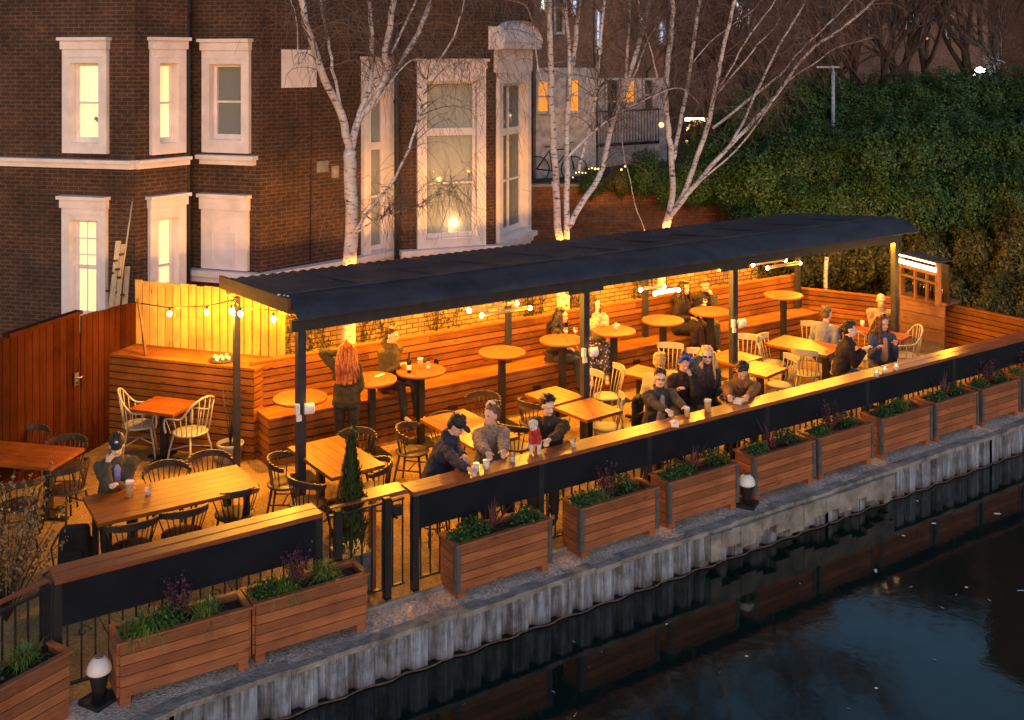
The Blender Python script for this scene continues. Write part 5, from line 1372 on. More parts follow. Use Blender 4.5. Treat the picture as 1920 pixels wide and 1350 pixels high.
    if hair in ('long', 'vlong'):
        n_ = 9; Ld = .30 if hair == 'long' else .42
        for k in range(n_):
            a = PI+PI*k/(n_-1)+(0); p0 = H(.074*math.cos(a), .066*math.sin(a)-.016, .03); q = p0+HR @ Vector((.045*math.cos(a), .055*math.sin(a)-.015, -.17*s)); 
            q2 = q+Vector((random.uniform(-.02,.02), random.uniform(-.03,.01)-.055, -(Ld-.15)*s)); h.cap(p0, q, .036*s, .044*s, 8); h.cap(q, q2, .044*s, .020*s, 8)
        for sd in (-1, 1):
            p0 = H(sd*.070,.035,.03); q = H(sd*.082,.035,-.10); q2 = q+Vector((sd*.01,.03,-.2*s)); h.cap(p0, q, .020*s, .026*s, 8); h.cap(q, q2, .026*s, .015*s, 8)
    if hair == 'bun': 
        for k in range(4): h.ell(H(random.uniform(-.02,.02), -.05+random.uniform(-.02,.02), .135+random.uniform(-.01,.01)), (.028*s,)*3, n=8, m=6)
    if hair == 'pony': h.cap(H(0,-.10,.06), H(0,-.15,-.02), .03, .035, 8); h.cap(H(0,-.15,-.02), H(0,-.13,-.16), .035, .015, 8)
    job(h, 'hair', hm, o, .010, 1, .026 if hair != 'short' else .020, .022)
    if hair == 'cap':
        c = MB(); c.ell(H(0,-.01,.058), (.090*s,.104*s,.075*s), M=HR, n=18, m=12); c.ell(H(0,.118,.052), (.068*s,.062*s,.010*s), M=HR @ Matrix.Rotation(R(-14), 3, 'X'), n=14, m=6)
        job(c, 'cap', pmat('cap_black', (.012,.013,.02), .7), o, .008, 2)
        c = MB(); c.ell(H(0,.088,.092), (.018*s,.008*s,.012*s), M=HR @ Matrix.Rotation(R(35), 3, 'X'), n=10, m=6); c.build('cap_badge', M['label_paper'], o)
    # loose strands and tufts
    g = MB()
    if hair in ('long', 'vlong'):
        for k in range(46):
            a = PI*1.0+PI*random.random()*1.0; rr = random.uniform(.9, 1.15); p0_ = H(.080*math.cos(a)*rr, .075*math.sin(a)*rr-.02, random.uniform(.02,.10)); q_ = p0_+HR @ Vector((.055*math.cos(a)*rr, .065*math.sin(a)-.02, -.16*s)); q2_ = q_+Vector((random.uniform(-.05,.05), random.uniform(-.05,.02)-.06, -random.uniform(.12,.27)*s))
            g.tube([p0_, (p0_+q_)/2+Vector((random.gauss(0,.012), random.gauss(0,.012), 0)), q_, (q_+q2_)/2+Vector((random.gauss(0,.02), random.gauss(0,.015), 0)), q2_], [.007,.009,.010,.008,.003], 5)
    elif hair != 'bald' and hair != 'cap':
        for k in range(60):
            v_ = Vector((random.gauss(0,1), random.gauss(-.35,1), abs(random.gauss(.5,.6)))).normalized(); p0_ = H(v_.x*.078, v_.y*.086-.026, v_.z*.080+.050); g.tube([p0_, p0_+HR @ (v_*.018+Vector((random.gauss(0,.012), random.gauss(0,.012), random.gauss(0,.006))))], [.008,.002], 4)
    if g.v: g.build('loose_hair', hm, o)
    # top garment
    tm = pmat('cloth_%02d%02d%02d%d' % (*[int(c*99) for c in tc], int(fur*9)), tc, .9, .5 if fur else .22, 40 if fur else 10, .6 if fur else .35, .02 if fur else .01, fuzzy=.3 if fur else 0)
    g = MB(); ex = .020 if top in ('jacket', 'hoodie') else .012
    if fur: ex = .030
    g.cap(pel-tdir*.02, chest-tdir*.11*s, .118*s*build_+ex*.8, .128*s*build_+ex*.8, 14)
    for sd in (-1, 1):
        g.cap(pel+X*sd*.075*s-Z*.03, pel+tdir*.15*s+X*sd*.06*s, .105*s+ex, .10*s+ex, 12); g.cap(chest+X*sd*.08*s-tdir*.14*s, chest+X*sd*.11*s-tdir*.035*s, .095*s+ex, .062*s+ex, 12)
    g.cap(shR, shL, .062*s+ex*.6, .062*s+ex*.6, 12); g.cap(chest-tdir*.03*s, neck-nk*.03*s, .085*s, .058*s+ex*.5, 12)
    for a, e, w, sd, up_ in res:
        g.cap(a, e, .052*s+ex, .045*s+ex*.8, 12); g.cap(e, w-(w-e).normalized()*.02, .046*s+ex*.8, .034*s+ex*.5, 12)
    if hood or top == 'hoodie':
        bk_ = neck-Y*.075*s-Z*.0; g.cap(bk_-X*.06, bk_+X*.06, .055*s, .055*s, 10); g.cap(bk_+Z*.03-X*.03, bk_+Z*.03+X*.03, .045*s, .045*s, 8)
        for sd in (-1, 1): g.cap(bk_+X*sd*.06, neck+X*sd*.07+Y*.04-Z*.04, .045*s, .025*s, 8)
    if top == 'jacket' or fur:
        for sd in (-1, 1): g.cap(neck-Y*.05+X*sd*.045, chest+X*sd*.04+Y*(.10*build_)-Z*.02, .03*s, .022*s, 8)
    if coat:
        for (hp, kn, an) in legs:
            if stand: g.cap(hp, Vector((hp.x*1.1, 0, pz*.5)), .12, .13, 12)
            else: g.cap(hp, hp+(kn-hp)*.8, .11, .10, 12); g.cap(kn-Y*.05, kn-Y*.08-Z*.22, .09, .10, 12)
    job(g, {'jacket':'jacket','hoodie':'hoodie','shirt':'shirt','sweater':'sweater'}[top] if not fur else 'fur_coat', tm, o, .013, 4 if not fur else 2, .030 if not fur else .045, .06 if not fur else .035)
    if inner:
        g = MB(); q0 = chest-tdir*.04+Y*(.080*build_+ex); q1 = pel+tdir*.12+Y*(.086*build_+ex)
        g.cap(q0, (q0+q1)/2, .040, .060, 10); g.cap((q0+q1)/2, q1, .060, .066, 10)
        job(g, 'shirt_front', pmat('inner_%02d%02d%02d' % tuple(int(c*99) for c in inner), inner, .8), o, .010, 2, .012, .06)
    # lower garment
    g = MB(); bm = pmat('trous_%02d%02d%02d' % tuple(int(c*99) for c in (skirt or bc)), skirt or bc, .85)
    g.cap(pel-X*.06, pel+X*.06, .115*s, .115*s, 12)
    for (hp, kn, an) in legs:
        if skirt: g.cap(hp, kn, .11, .11, 12); g.cap(kn, kn+(an-kn)*.75, .11, .13, 12)
        else: g.cap(hp, kn, .095*s, .068*s, 12); g.cap(kn, an+(kn-an).normalized()*.03, .066*s, .052*s, 12)
    if skirt: g.cap(legs[0][1], legs[1][1], .1, .1, 10); g.cap(legs[0][1]*.4+legs[0][2]*.6, legs[1][1]*.4+legs[1][2]*.6, .11, .11, 10)
    job(g, 'skirt' if skirt else 'trousers', M.get('floral') if skirt else bm, o, .013, 3, .02, .09)
    for (hp, kn, an) in legs:
        g = MB(); fw = Y if not feet else Vector((0,.9,-.4)).normalized()
        g.cap(an-Z*.035-fw*.03, an+fw*.15-Z*.045, .045*s, .036*s, 10); g.cap(an, an-Z*.03, .045*s, .045*s, 8)
        job(g, 'shoe', M['skin_pale' if skirt else 'black_metal'], o, .012, 2)
    if not stand and feet is None and seat > .55: stool((base.x, base.y), 'black stool under '+label.split(' with ')[0].split(' in ')[0]+' '+extra if extra else 'black stool under '+label)
    return dict(o=o, base=base, Rz=Rz, hd=hd, H=H, HR=HR, pel=pel, chest=chest, res=res, s=s, neck=neck)
m, n, l, b = mat('floral'); vo = n.new('ShaderNodeTexVoronoi'); vo.inputs['Scale'].default_value = 22; l.new(coord(n, l), vo.inputs['Vector'])
r = ramp(n, [(.0, (.5,.30,.2)), (.28, (.55,.42,.38)), (.36, (.03,.03,.05)), (1, (.03,.03,.05))]); l.new(vo.outputs['Distance'], r.inputs[0]); l.new(r.outputs[0], b.inputs['Base Color']); M['floral'] = m
TC = -123; RT_ = -33; LF = 147; AW = 57     # toward camera, image right, image left, away

p = person('man in a black cap and olive jacket smoking at the long table', (219,815), 1.30, -97, hair='cap', tc=(.075,.055,.03), inner=(.30,.28,.55), lean=18, pitch=12, yaw=8, R_='face', L_=('px',212,920,.80), hc=(.04,.025,.015), skin='skin_pale')
q = p['o']; m = MB(); w_ = p['res'][0][2]; m.tube([w_+Vector((-.01,.05,.10)), w_+Vector((-.03,.12,.10))], .005, 6); c = m.build('cigarette', M['ceramic']); c.location = q.location; c.rotation_euler = q.rotation_euler; tag(c, 'thin white cigarette between the fingers of the man in the cap', 'cigarette')
person('woman with long red hair and dark olive jacket standing with her back to us', (650,640), 1.66, 62, stand=True, hair='vlong', hc=(.22,.060,.018), tc=(.020,.017,.009), bc=(.015,.012,.012), lean=3, L_='hair', R_=(.16,.28,1.12), sc=.98)
person('man in an olive green hoodie sitting on the high bench, legs dangling', (735,613), 1.62, -72, seat=.64, feet=1, top='hoodie', tc=(.062,.042,.015), bc=(.02,.014,.012), lean=8, yaw=-12, pitch=12, R_=(-.0,.36,1.06), L_=(-.24,.10,.74), hc=(.04,.018,.012))
person('man in a navy hooded jacket and black cap, bowed over the ledge', (856,778), 1.45, -42, seat=.60, hair='cap', top='hoodie', tc=(.020,.022,.045), bc=(.02,.02,.025), lean=24, pitch=34, yaw=12, R_=('px',890,888,1.08), L_=('px',885,880,1.1), extra='beside the paper cups', build_=1.08)
pf = person('woman in a grey brown fur coat with her hair in a decorated bun', (921,760), 1.44, -108, seat=.60, hair='bun', hc=(.10,.06,.045), fur=1, tc=(.23,.16,.125), lean=9, yaw=58, pitch=-2, R_=('px',925,870,1.08), L_=('px',945,863,1.08), extra='wearing fur', build_=1.0)
pd_ = person('man with short dark hair and dark brown jacket holding a small white dog', (1028,742), 1.46, -140, seat=.60, hair='short', hc=(.012,.010,.010), tc=(.035,.022,.015), lean=12, yaw=-38, pitch=10, R_=('px',1006,832,1.17), L_=('px',1016,838,1.12), extra='holding the dog', skin='skin_pale', build_=1.1)
person('woman with long dark hair sitting on the bench beneath the first hanging bar light', (1054,580), 1.48, -52, seat=.66, feet=1, hair='vlong', hc=(.02,.010,.010), tc=(.03,.016,.012), lean=14, yaw=18, R_=None, L_=None)
person('woman with long brown hair in a cream shearling jacket and floral skirt', (1116,558), 1.55, -120, seat=.66, feet=1, hair='vlong', hc=(.05,.022,.015), tc=(.45,.36,.22), fur=.3, skirt=(.1,.1,.12), lean=8, yaw=-40, R_='face', L_=(-.12,.35,1.1), sc=.97, skin='skin_pale')
person('person with long dark hair in a long black coat perched by the farther round table', (1284,527), 1.60, -60, seat=.72, feet=1, hair='vlong', hc=(.04,.018,.012), tc=(.020,.012,.012), bc=(.03,.008,.010), coat=True, lean=10, yaw=28)
person('man in black with a hand against his face at the wine glass', (1322,522), 1.56, -118, seat=.68, feet=1, hair='short', hc=(.10,.05,.02), tc=(.016,.014,.016), bc=(.05,.05,.03), lean=10, L_='face', R_=(.10,.36,1.05), yaw=-10, pitch=10)
person('blond person in a cream top seen from behind, nearest the long back table', (1238,664), 1.27, 28, hair='short', hc=(.62,.36,.10), tc=(.42,.33,.18), top='sweater', lean=14, yaw=20, pitch=10)
pg = person('man with glasses and open dark grey jacket at the ledge beside the white packet', (1238,692), 1.45, -108, seat=.60, hair='short', hc=(.05,.022,.015), tc=(.035,.035,.045), inner=(.45,.32,.28), lean=14, yaw=18, R_=('px',1258,775,1.08), L_=('px',1296,775,1.10), extra='beside the white packet', skin='skin_pale')
pb = person('person in a black jacket with a blue hairband, hand at the mouth', (1283,668), 1.40, -112, seat=.60, hair='bun', hc=(.04,.018,.015), tc=(.014,.012,.015), lean=16, pitch=24, yaw=4, L_='face', R_=(.12,.36,.92), extra='under the blue hairband')
pl = person('blond woman in sunglasses and dark fur jacket, one hand in her hair', (1326,657), 1.40, -100, seat=.60, hair='long', hc=(.62,.38,.14), tc=(.050,.022,.016), inner=(.03,.02,.02), fur=.5, lean=8, yaw=28, R_='hair', L_=(-.10,.38,.78), extra='behind the pint of beer', skin='skin_pale')
person('man in a rust brown jacket bowed deeply over his phone at the ledge', (1392,682), 1.38, -128, seat=.60, hair='short', hc=(.014,.012,.014), tc=(.22,.095,.03), lean=24, pitch=44, yaw=0, R_=('px',1372,762,1.10), L_=('px',1385,762,1.10), hood=True, extra='looking at his phone', build_=1.12)
person('man in a grey blue sweater with a red collar, back turned, at the far table', (1551,577), 1.26, 8, hair='short', hc=(.10,.07,.055), top='sweater', tc=(.16,.18,.27), bc=(.03,.03,.06), lean=14, yaw=10, build_=1.15)
person('bald man in a beige shirt leaning on the far table by the last post', (1652,550), 1.32, -142, hair='bald', hc=(.18,.12,.08), top='shirt', tc=(.30,.20,.14), lean=10, pitch=12, yaw=-10, R_=(.04,.30,.86), L_=(-.02,.27,.88), build_=1.1)
person('woman in a black jacket with tied dark hair, in profile facing right', (1594,607), 1.40, -44, seat=.60, hair='pony', hc=(.02,.011,.010), tc=(.020,.016,.016), bc=(.12,.14,.22), lean=14, yaw=10, R_=(.05,.44,.98), L_=(-.08,.42,.94), extra='facing right', skin='skin_pale')
person('woman with very long brown hair, orange top and denim jacket at the candles', (1656,595), 1.42, -120, seat=.60, hair='vlong', hc=(.10,.035,.015), tc=(.045,.060,.12), inner=(.55,.24,.08), lean=8, yaw=-14, pitch=6, R_=(.16,.36,.95), L_=(-.12,.34,1.0), extra='behind the candles')
# accessories that belong to heads
m = MB()
for k in range(9):
    a = -.6+k*.32; m.ell(pf['H'](.085*math.cos(a), -.01, .055+.095*math.sin(a)), (.022,.018,.022+.008*(k % 2)), M=pf['HR'], n=8, m=6)
pmat('bow_cloth', (.72,.50,.42), .8); x = m.build('hair_bow', M['bow_cloth']); x.parent = pf['o']
def local_part(p, mb, name, mt, vox=None): 
    x = mb.build(name, mt); x.parent = p['o']; return x
m = MB()
for sd in (-1, 1): m.ell(pl['H'](sd*.032,.086,.006), (.024,.010,.016), M=pl['HR'], n=10, m=6)
m.cap(pl['H'](-.07,.03,.012), pl['H'](-.05,.085,.012), .005, .005, 6); m.cap(pl['H'](.07,.03,.012), pl['H'](.05,.085,.012), .005, .005, 6); local_part(pl, m, 'sunglasses', M['bottle_glass'])
m = MB()
for sd in (-1, 1):
    m.tube([pg['H'](sd*.032+.020*math.cos(k*PI/5), .090, .004+.015*math.sin(k*PI/5)) for k in range(11)], .0028, 5)
    m.tube([pg['H'](sd*.052,.086,.008), pg['H'](sd*.076,.0,.008)], .0028, 5)
m.tube([pg['H'](-.012,.092,.006), pg['H'](.012,.092,.006)], .0028, 5); local_part(pg, m, 'glasses', M['bottle_glass'])
pmat('blue_cloth', (.02,.10,.75), .6); m = MB()
for k in range(7):
    a = PI*k/6; m.ell(pb['H'](.082*math.cos(a), .035+.015*math.sin(a*3), .05+.085*math.sin(a)), (.028,.022,.024), M=pb['HR'], n=8, m=6)
local_part(pb, m, 'hairband', M['blue_cloth'])

# small white dog in a red jumper, held at the ledge
p0 = G(1003, 846, 1.06); o = None; f = R(-123)-PI/2; s = 1.0
D_ = MB(); V3 = Vector
hdp = V3((.02,.02,.34))
D_.cap(V3((0,-.04,.12)), V3((0,.0,.24)), .075, .060, 12); D_.cap(V3((0,.0,.24)), hdp, .05, .045, 10); D_.ell(hdp+V3((0,.0,.025)), (.052,.056,.052), n=12, m=9)
D_.cap(hdp+V3((.02,.04,.01)), hdp+V3((.03,.085,-.005)), .028, .020, 9); D_.ell(hdp+V3((-.045,-.01,.02)), (.018,.026,.038), n=8, m=6); D_.ell(hdp+V3((.048,-.01,.02)), (.018,.026,.038), n=8, m=6)
for sd in (-1, 1):
    D_.cap(V3((sd*.04,.03,.17)), V3((sd*.045,.055,.08)), .026, .021, 9); D_.cap(V3((sd*.045,.055,.08)), V3((sd*.045,.05,.0)), .021, .018, 9); D_.cap(V3((sd*.045,.05,.0)), V3((sd*.045,.075,-.005)), .02, .018, 8)
    D_.cap(V3((sd*.055,-.08,.10)), V3((sd*.06,-.03,.04)), .040, .026, 9); D_.cap(V3((sd*.06,-.03,.04)), V3((sd*.055,-.08,.01)), .024, .018, 9); D_.cap(V3((sd*.055,-.08,.01)), V3((sd*.055,-.04,-.005)), .018, .017, 8)
D_.cap(V3((0,-.11,.12)), V3((.0,-.16,.18)), .022, .012, 8)
pmat('dog_fur', (.72,.66,.60), .95, .12, 60, .6); dog = job(D_, 'dog', M['dog_fur'], None, .007, 2, .014, .02); dog.location = p0; dog.scale = (.88,)*3; dog.rotation_euler = (0,0,f); tag(dog, 'small fluffy white dog in a red jumper held by the man in dark brown', 'dog')
j = MB(); j.cap(V3((0,-.05,.13)), V3((0,.0,.25)), .088, .068, 14)
for sd in (-1, 1): j.cap(V3((sd*.04,.03,.18)), V3((sd*.045,.045,.12)), .036, .030, 9)
job(j, 'jumper', M['red_cloth'], dog, .008, 2, .006, .05)
m = MB(); m.ell(hdp+V3((.031,.104,.0)), (.008,.007,.007), n=7, m=5); m.ell(hdp+V3((-.012,.052,.035)), (.007,.006,.007), n=7, m=5); m.ell(hdp+V3((.035,.048,.035)), (.007,.006,.007), n=7, m=5); m.build('nose_and_eyes', M['eye_dark'], dog)
# black coat hung over a chair
m = MB(); c0 = G(1192, 800, .45); 
m.cap(c0+V3((-.10,-.1,.40)), c0+V3((.14,.08,.36)), .05, .05); m.cap(c0+V3((-.08,-.1,.36)), c0+V3((-.06,-.12,-.25)), .06, .09); m.cap(c0+V3((.10,.06,.36)), c0+V3((.10,.05,-.28)), .06, .09); m.cap(c0+V3((.02,-.03,.36)), c0+V3((.02,-.04,-.3)), .06, .09)
x = job(m, 'black_coat', pmat('coat_black', (.02,.014,.012), .9), None, .014, 3, .03, .08); tag(x, 'long black coat hung over a chair behind the man in glasses', 'coat')

bpy.context.view_layer.update()
dg = bpy.context.evaluated_depsgraph_get()
for o in JOBS:
    me = bpy.data.meshes.new_from_object(o.evaluated_get(dg)); ml = o.data.materials[0]
    if not len(me.vertices): continue
    if not len(me.materials): me.materials.append(ml)
    o.modifiers.clear(); o.data = me
    me.polygons.foreach_set('use_smooth', [True]*len(me.polygons))
# ================================================================ birches
def smooth_path(pts, n=4):
    out = []
    for i in range(len(pts)-1):
        p0 = pts[max(0,i-1)]; p1 = pts[i]; p2 = pts[i+1]; p3 = pts[min(len(pts)-1,i+2)]
        for k in range(n):
            t = k/n; out.append(.5*((2*p1)+(p2-p0)*t+(2*p0-5*p1+4*p2-p3)*t*t+(3*p1-p0-3*p2+p3)*t**3))
    out.append(pts[-1]); return out
def birch(label, base, stems, seed, yq=15.1, ntw=34):
    rnd = random.Random(seed); b = Q(base[0], base[1], yq); o = empty('birch_tree', (b.x, b.y, 0)); tag(o, label, 'tree', 'white barked birches behind the canopy')
    tw = MB()
    for si, (name, pts, r0, r1, dy0, dy1, ext) in enumerate(stems):
        n = len(pts); P_ = [Q(u, v, yq+dy0+(dy1-dy0)*i/(n-1)) for i, (u, v) in enumerate(pts)]
        if ext:
            d = (P_[-1]-P_[-2]).normalized()
            for k in range(4): d = (d+Vector((rnd.uniform(-.12,.12), rnd.uniform(-.12,.12), .12))).normalized(); P_.append(P_[-1]+d*ext/4)
        S_ = smooth_path(P_, 4)
        S_ = [p+Vector((rnd.gauss(0,.008), rnd.gauss(0,.008), 0)) for p in S_]
        m = MB(); N = len(S_); rr = [r0+(r1-r0)*(i/(N-1))**.8 for i in range(N)]; m.tube(S_, rr, 10 if r0 > .05 else 7)
        keep(m.build(name, M['birch_bark']), o)
        # side branches with drooping twigs
        if r0 > .012:
            for k in range(ntw if name != 'trunk' else 0):
                f = rnd.uniform(.25, 1.0); i = int(f*(N-1)); p = S_[i]; d = Vector((rnd.uniform(-1,1), rnd.uniform(-.8,.5), rnd.uniform(.1,.9))).normalized()
                L = rnd.uniform(.5, 1.5); q = [p]
                for j in range(5): d = (d+Vector((rnd.uniform(-.25,.25), rnd.uniform(-.25,.25), -.16*j*.6))).normalized(); q.append(q[-1]+d*L/5)
                r_ = min(rr[i]*.5, .010); tw.tube(q, [r_, r_*.8, r_*.65, r_*.5, r_*.4, r_*.3], 4, caps=False)
                for h in range(rnd.randint(2, 6)):
                    s = q[rnd.randint(1, 5)]; d2 = Vector((rnd.uniform(-.8,.8), rnd.uniform(-.8,.6), rnd.uniform(-.6,.3))); w_ = [s]
                    for j in range(4): d2 = (d2+Vector((rnd.uniform(-.3,.3), rnd.uniform(-.3,.3), -.35))).normalized(); w_.append(w_[-1]+d2*rnd.uniform(.08,.2))
                    tw.tube(w_, [.0032,.003,.0026,.0022,.0018], 3, caps=False)
    keep(tw.build('twigs', M['twig']), o)
    return o
birch('birch with a thick pale trunk in front of the house, left of the three', (655, 690), [
 ('trunk', [(655,690),(654,600),(655,505),(660,400),(657,340),(655,282)], .115, .095, 0, 0, 0),
 ('stem', [(655,285),(640,215),(610,150),(585,80),(565,0),(560,-60)], .065, .035, 0, -.3, 2.2),
 ('stem', [(657,285),(673,225),(697,195),(725,150),(750,118),(783,62),(810,0)], .062, .028, 0, .4, 2.0),
 ('stem', [(668,240),(673,213),(697,150),(697,67),(693,0)], .042, .030, 0, .2, 2.5),
 ('stem', [(700,190),(727,133),(722,110),(733,33),(737,0)], .055, .042, .1, -.2, 2.4),
 ('stem', [(735,100),(755,55),(780,0)], .020, .014, 0, .1, 1.5),
 ('stem', [(640,215),(625,130),(612,60),(600,0)], .026, .016, 0, .3, 1.5),
 ('branch', [(665,435),(700,385),(740,335),(773,262),(787,205),(800,150),(850,70),(870,0)], .026, .009, -.1, -.6, .8),
 ('branch', [(665,440),(700,415),(745,398),(800,380),(867,320)], .016, .004, -.1, -.5, 0),
 ('branch', [(703,200),(760,120),(800,112),(850,122),(880,160),(890,240)], .014, .004, -.2, -.6, 0),
 ('branch', [(585,80),(560,120),(556,45),(545,0)], .012, .005, 0, -.4, 0)], 1, ntw=66)
birch('middle birch with three pale stems rising through the canopy edge', (1052, 600), [
 ('trunk', [(1052,600),(1050,540),(1052,470),(1047,425),(1042,340)], .085, .060, 0, 0, 0),
 ('trunk', [(1060,600),(1062,520),(1064,440),(1063,300)], .060, .050, 0, .05, 0),
 ('stem', [(1042,345),(1035,210),(1032,120),(1030,0)], .060, .040, 0, -.2, 2.4),
 ('stem', [(1063,305),(1067,167),(1077,100),(1087,0)], .050, .032, .05, .3, 2.4),
 ('stem', [(1068,180),(1066,80),(1060,0)], .036, .024, 0, .1, 2.2),
 ('stem', [(1066,425),(1090,380),(1123,333),(1150,225),(1187,117),(1220,0)], .055, .034, 0, .2, 2.5),
 ('stem', [(1085,320),(1092,290),(1117,183),(1122,117),(1133,0)], .034, .022, 0, -.3, 2),
 ('stem', [(1160,200),(1172,150),(1178,60),(1181,0)], .028, .02, .1, 0, 2),
 ('branch', [(1060,300),(1100,258),(1153,217),(1240,173),(1280,167),(1312,195)], .026, .006, -.1, -.7, 0),
 ('branch', [(1150,233),(1185,150),(1215,75),(1237,35)], .02, .008, .1, .6, 1),
 ('branch', [(1032,200),(1010,130),(1000,50),(985,10),(950,0)], .016, .007, 0, -.4, .5)], 2, ntw=66)
birch('right hand birch whose long pale branches fan out to the right', (1240, 560), [
 ('trunk', [(1238,560),(1240,510),(1248,435),(1255,400)], .085, .075, 0, 0, 0),
 ('stem', [(1253,410),(1262,350),(1258,290),(1250,225),(1248,160),(1257,80),(1262,0)], .060, .040, 0, .1, 2.4),
 ('stem', [(1263,300),(1275,235),(1290,150),(1303,60),(1312,0)], .042, .030, 0, .3, 2.4),
 ('stem', [(1256,400),(1282,365),(1315,270),(1330,222),(1345,150),(1357,90),(1377,0)], .055, .026, 0, -.2, 2),
 ('stem', [(1258,405),(1305,345),(1367,275),(1430,210),(1463,170),(1513,100),(1573,57),(1625,15)], .050, .014, -.1, -.7, 1.2),
 ('stem', [(1367,277),(1395,225),(1415,180),(1460,87),(1493,33),(1510,0)], .028, .014, -.3, 0, 1.6),
 ('stem', [(1338,240),(1397,192),(1463,140),(1500,95),(1547,50),(1598,0)], .028, .012, -.2, .3, 1.5),
 ('stem', [(1345,175),(1400,110),(1420,85),(1447,58)], .018, .008, 0, .3, 1),
 ('stem', [(1347,167),(1375,120),(1397,77),(1443,17)], .018, .009, 0, -.4, 1),
 ('branch', [(1300,350),(1380,282),(1430,217),(1480,150),(1530,118),(1567,90),(1640,70)], .020, .005, -.3, -.9, 0),
 ('branch', [(1300,117),(1330,80),(1362,55),(1410,20)], .012, .006, 0, .4, .6),
 ('branch', [(1213,440),(1190,380),(1172,300),(1165,250)], .012, .005, -.3, -.6, 0),
 ('branch', [(1250,225),(1236,170),(1222,100),(1205,50)], .018, .008, 0, -.4, .6)], 3, ntw=66)
m = MB(); P_ = [Q(u, v, 15.3) for u, v in ((1549,560),(1548,520),(1550,482))]; m.tube(smooth_path(P_, 3), .045, 8)
tag(m.build('slim_trunk', M['birch_bark']), 'slim pale trunk lit yellow behind the low slat fence', 'tree')

# ================================================================ hedge, ivy and shrubs
def leaf_mesh(name, mt, r, n, s, seed):
    rnd = random.Random(seed); m = MB(); sp = Vector((seed*3.1, 0, 0))
    for _ in range(n):
        v = Vector((rnd.gauss(0,1), rnd.gauss(0,1), rnd.gauss(0,1))).normalized()
        rad = (.72+.42*noise.noise(v*1.7+sp)+.18*noise.noise(v*4.5+sp))*(rnd.random()**.22)
        q = Vector((v.x*r[0], v.y*r[1], v.z*r[2]))*rad
        a = (v+Vector((rnd.uniform(-.8,.8), rnd.uniform(-.8,.8), rnd.uniform(-.2,.9)))).normalized(); b = (Matrix.Rotation(rnd.uniform(0,6.3), 3, a) @ a.orthogonal().normalized())
        k = len(m.v); ss = s*rnd.uniform(.5, 1.5); c_ = a.cross(b)
        m.v += [tuple(q-b*ss*.5), tuple(q+c_*ss*.33), tuple(q+b*ss*.7), tuple(q-c_*ss*.33)]
        m.f.append((k, k+1, k+2, k+3)); m.uv += [(0,0)]*4; m.sm.append(False)
    me = m.mesh(name); me.materials.append(M[mt]); return me
HM = [leaf_mesh('leafage', 'hedge_leaf', (1.5,1.1,1.25), 15000, .058, k) for k in (1,2,3)] + [leaf_mesh('leafage', 'lit_ivy_leaf', (1.3,.8,1.0), 10000, .062, k) for k in (4,5)]
def stems_mesh(seed, r=1.1):
    rnd = random.Random(seed); m = MB()
    for k in range(14):
        a = rnd.uniform(0,6.3); t = Vector((math.cos(a)*rnd.uniform(.2,1.1)*r, math.sin(a)*rnd.uniform(.1,.7)*r, rnd.uniform(-.3,1.15)*r)); m.tube([(0,0,-r), t*.5+Vector((0,0,-.2)), t], [.03,.015,.004], 4, caps=False)
    me = m.mesh('stems'); me.materials.append(M['far_bark']); return me
SM = [stems_mesh(1), stems_mesh(2)]
def shrub(p, sc, v, label, name='shrub', grp='overgrown shrubs on the bank'):
    o = empty(name, p, random.uniform(0, .6)); o.scale = (sc, sc, sc*random.uniform(.9, 1.1)); tag(o, label, 'shrub', grp)
    a = bpy.data.objects.new('foliage', HM[v]); col.objects.link(a); a.parent = o
    b = bpy.data.objects.new('stems', SM[v % 2]); col.objects.link(b); b.parent = o; return o
rnd = random.Random(21)
cols = [1425, 1500, 1580, 1660, 1740, 1825, 1905, 1990, 2080]
for _i, _u in enumerate((1700, 1780, 1860, 1940)):
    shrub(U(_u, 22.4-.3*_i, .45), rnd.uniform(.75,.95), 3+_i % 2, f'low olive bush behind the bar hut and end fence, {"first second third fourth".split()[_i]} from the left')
tops = [255, 225, 212, 205, 196, 186, 182, 180, 180]
for i, u in enumerate(cols):
    Dn = 26.2-.30*i
    z_top = CAM_H-Dn*(tops[i]-HY)/FPX
    zs_ = [z_top-1.0, z_top-2.15, z_top-3.3]
    for j, z in enumerate(zs_):
        if z < -.2: z = .3
        vv = rnd.choice([0,1,2]) if j < 2 else rnd.choice([3,4])  # bottom row takes the leaf colour with yellow lamplight painted in
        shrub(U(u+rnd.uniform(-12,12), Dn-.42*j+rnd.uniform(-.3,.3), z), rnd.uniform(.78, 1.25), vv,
              f'{"dark green" if j<2 else "lamplight toned olive"} leafy bush in the {"top middle bottom".split()[j]} row of the bank, {"first second third fourth fifth sixth seventh eighth ninth".split()[i]} from the left')
for k, (u, z, D_, sc, v) in enumerate(((1108,2.35,26.9,.42,1),(1165,2.45,26.8,.5,3),(1212,2.6,26.8,.62,0),(1262,2.3,26.6,.55,2),(1305,2.5,26.6,.72,1),(1350,2.9,27.2,.95,0),(1392,2.5,26.6,.9,2),(1440,1.3,26.0,.8,3),(1330,3.4,28,.9,4),(1400,3.6,28,1.0,1))):
    shrub(U(u, D_, z), sc, v, f'ivy clump spilling over the red brick retaining wall, {"first second third fourth fifth sixth seventh eighth ninth tenth".split()[k]} from the left', 'ivy_clump', 'ivy clumps on the retaining wall')
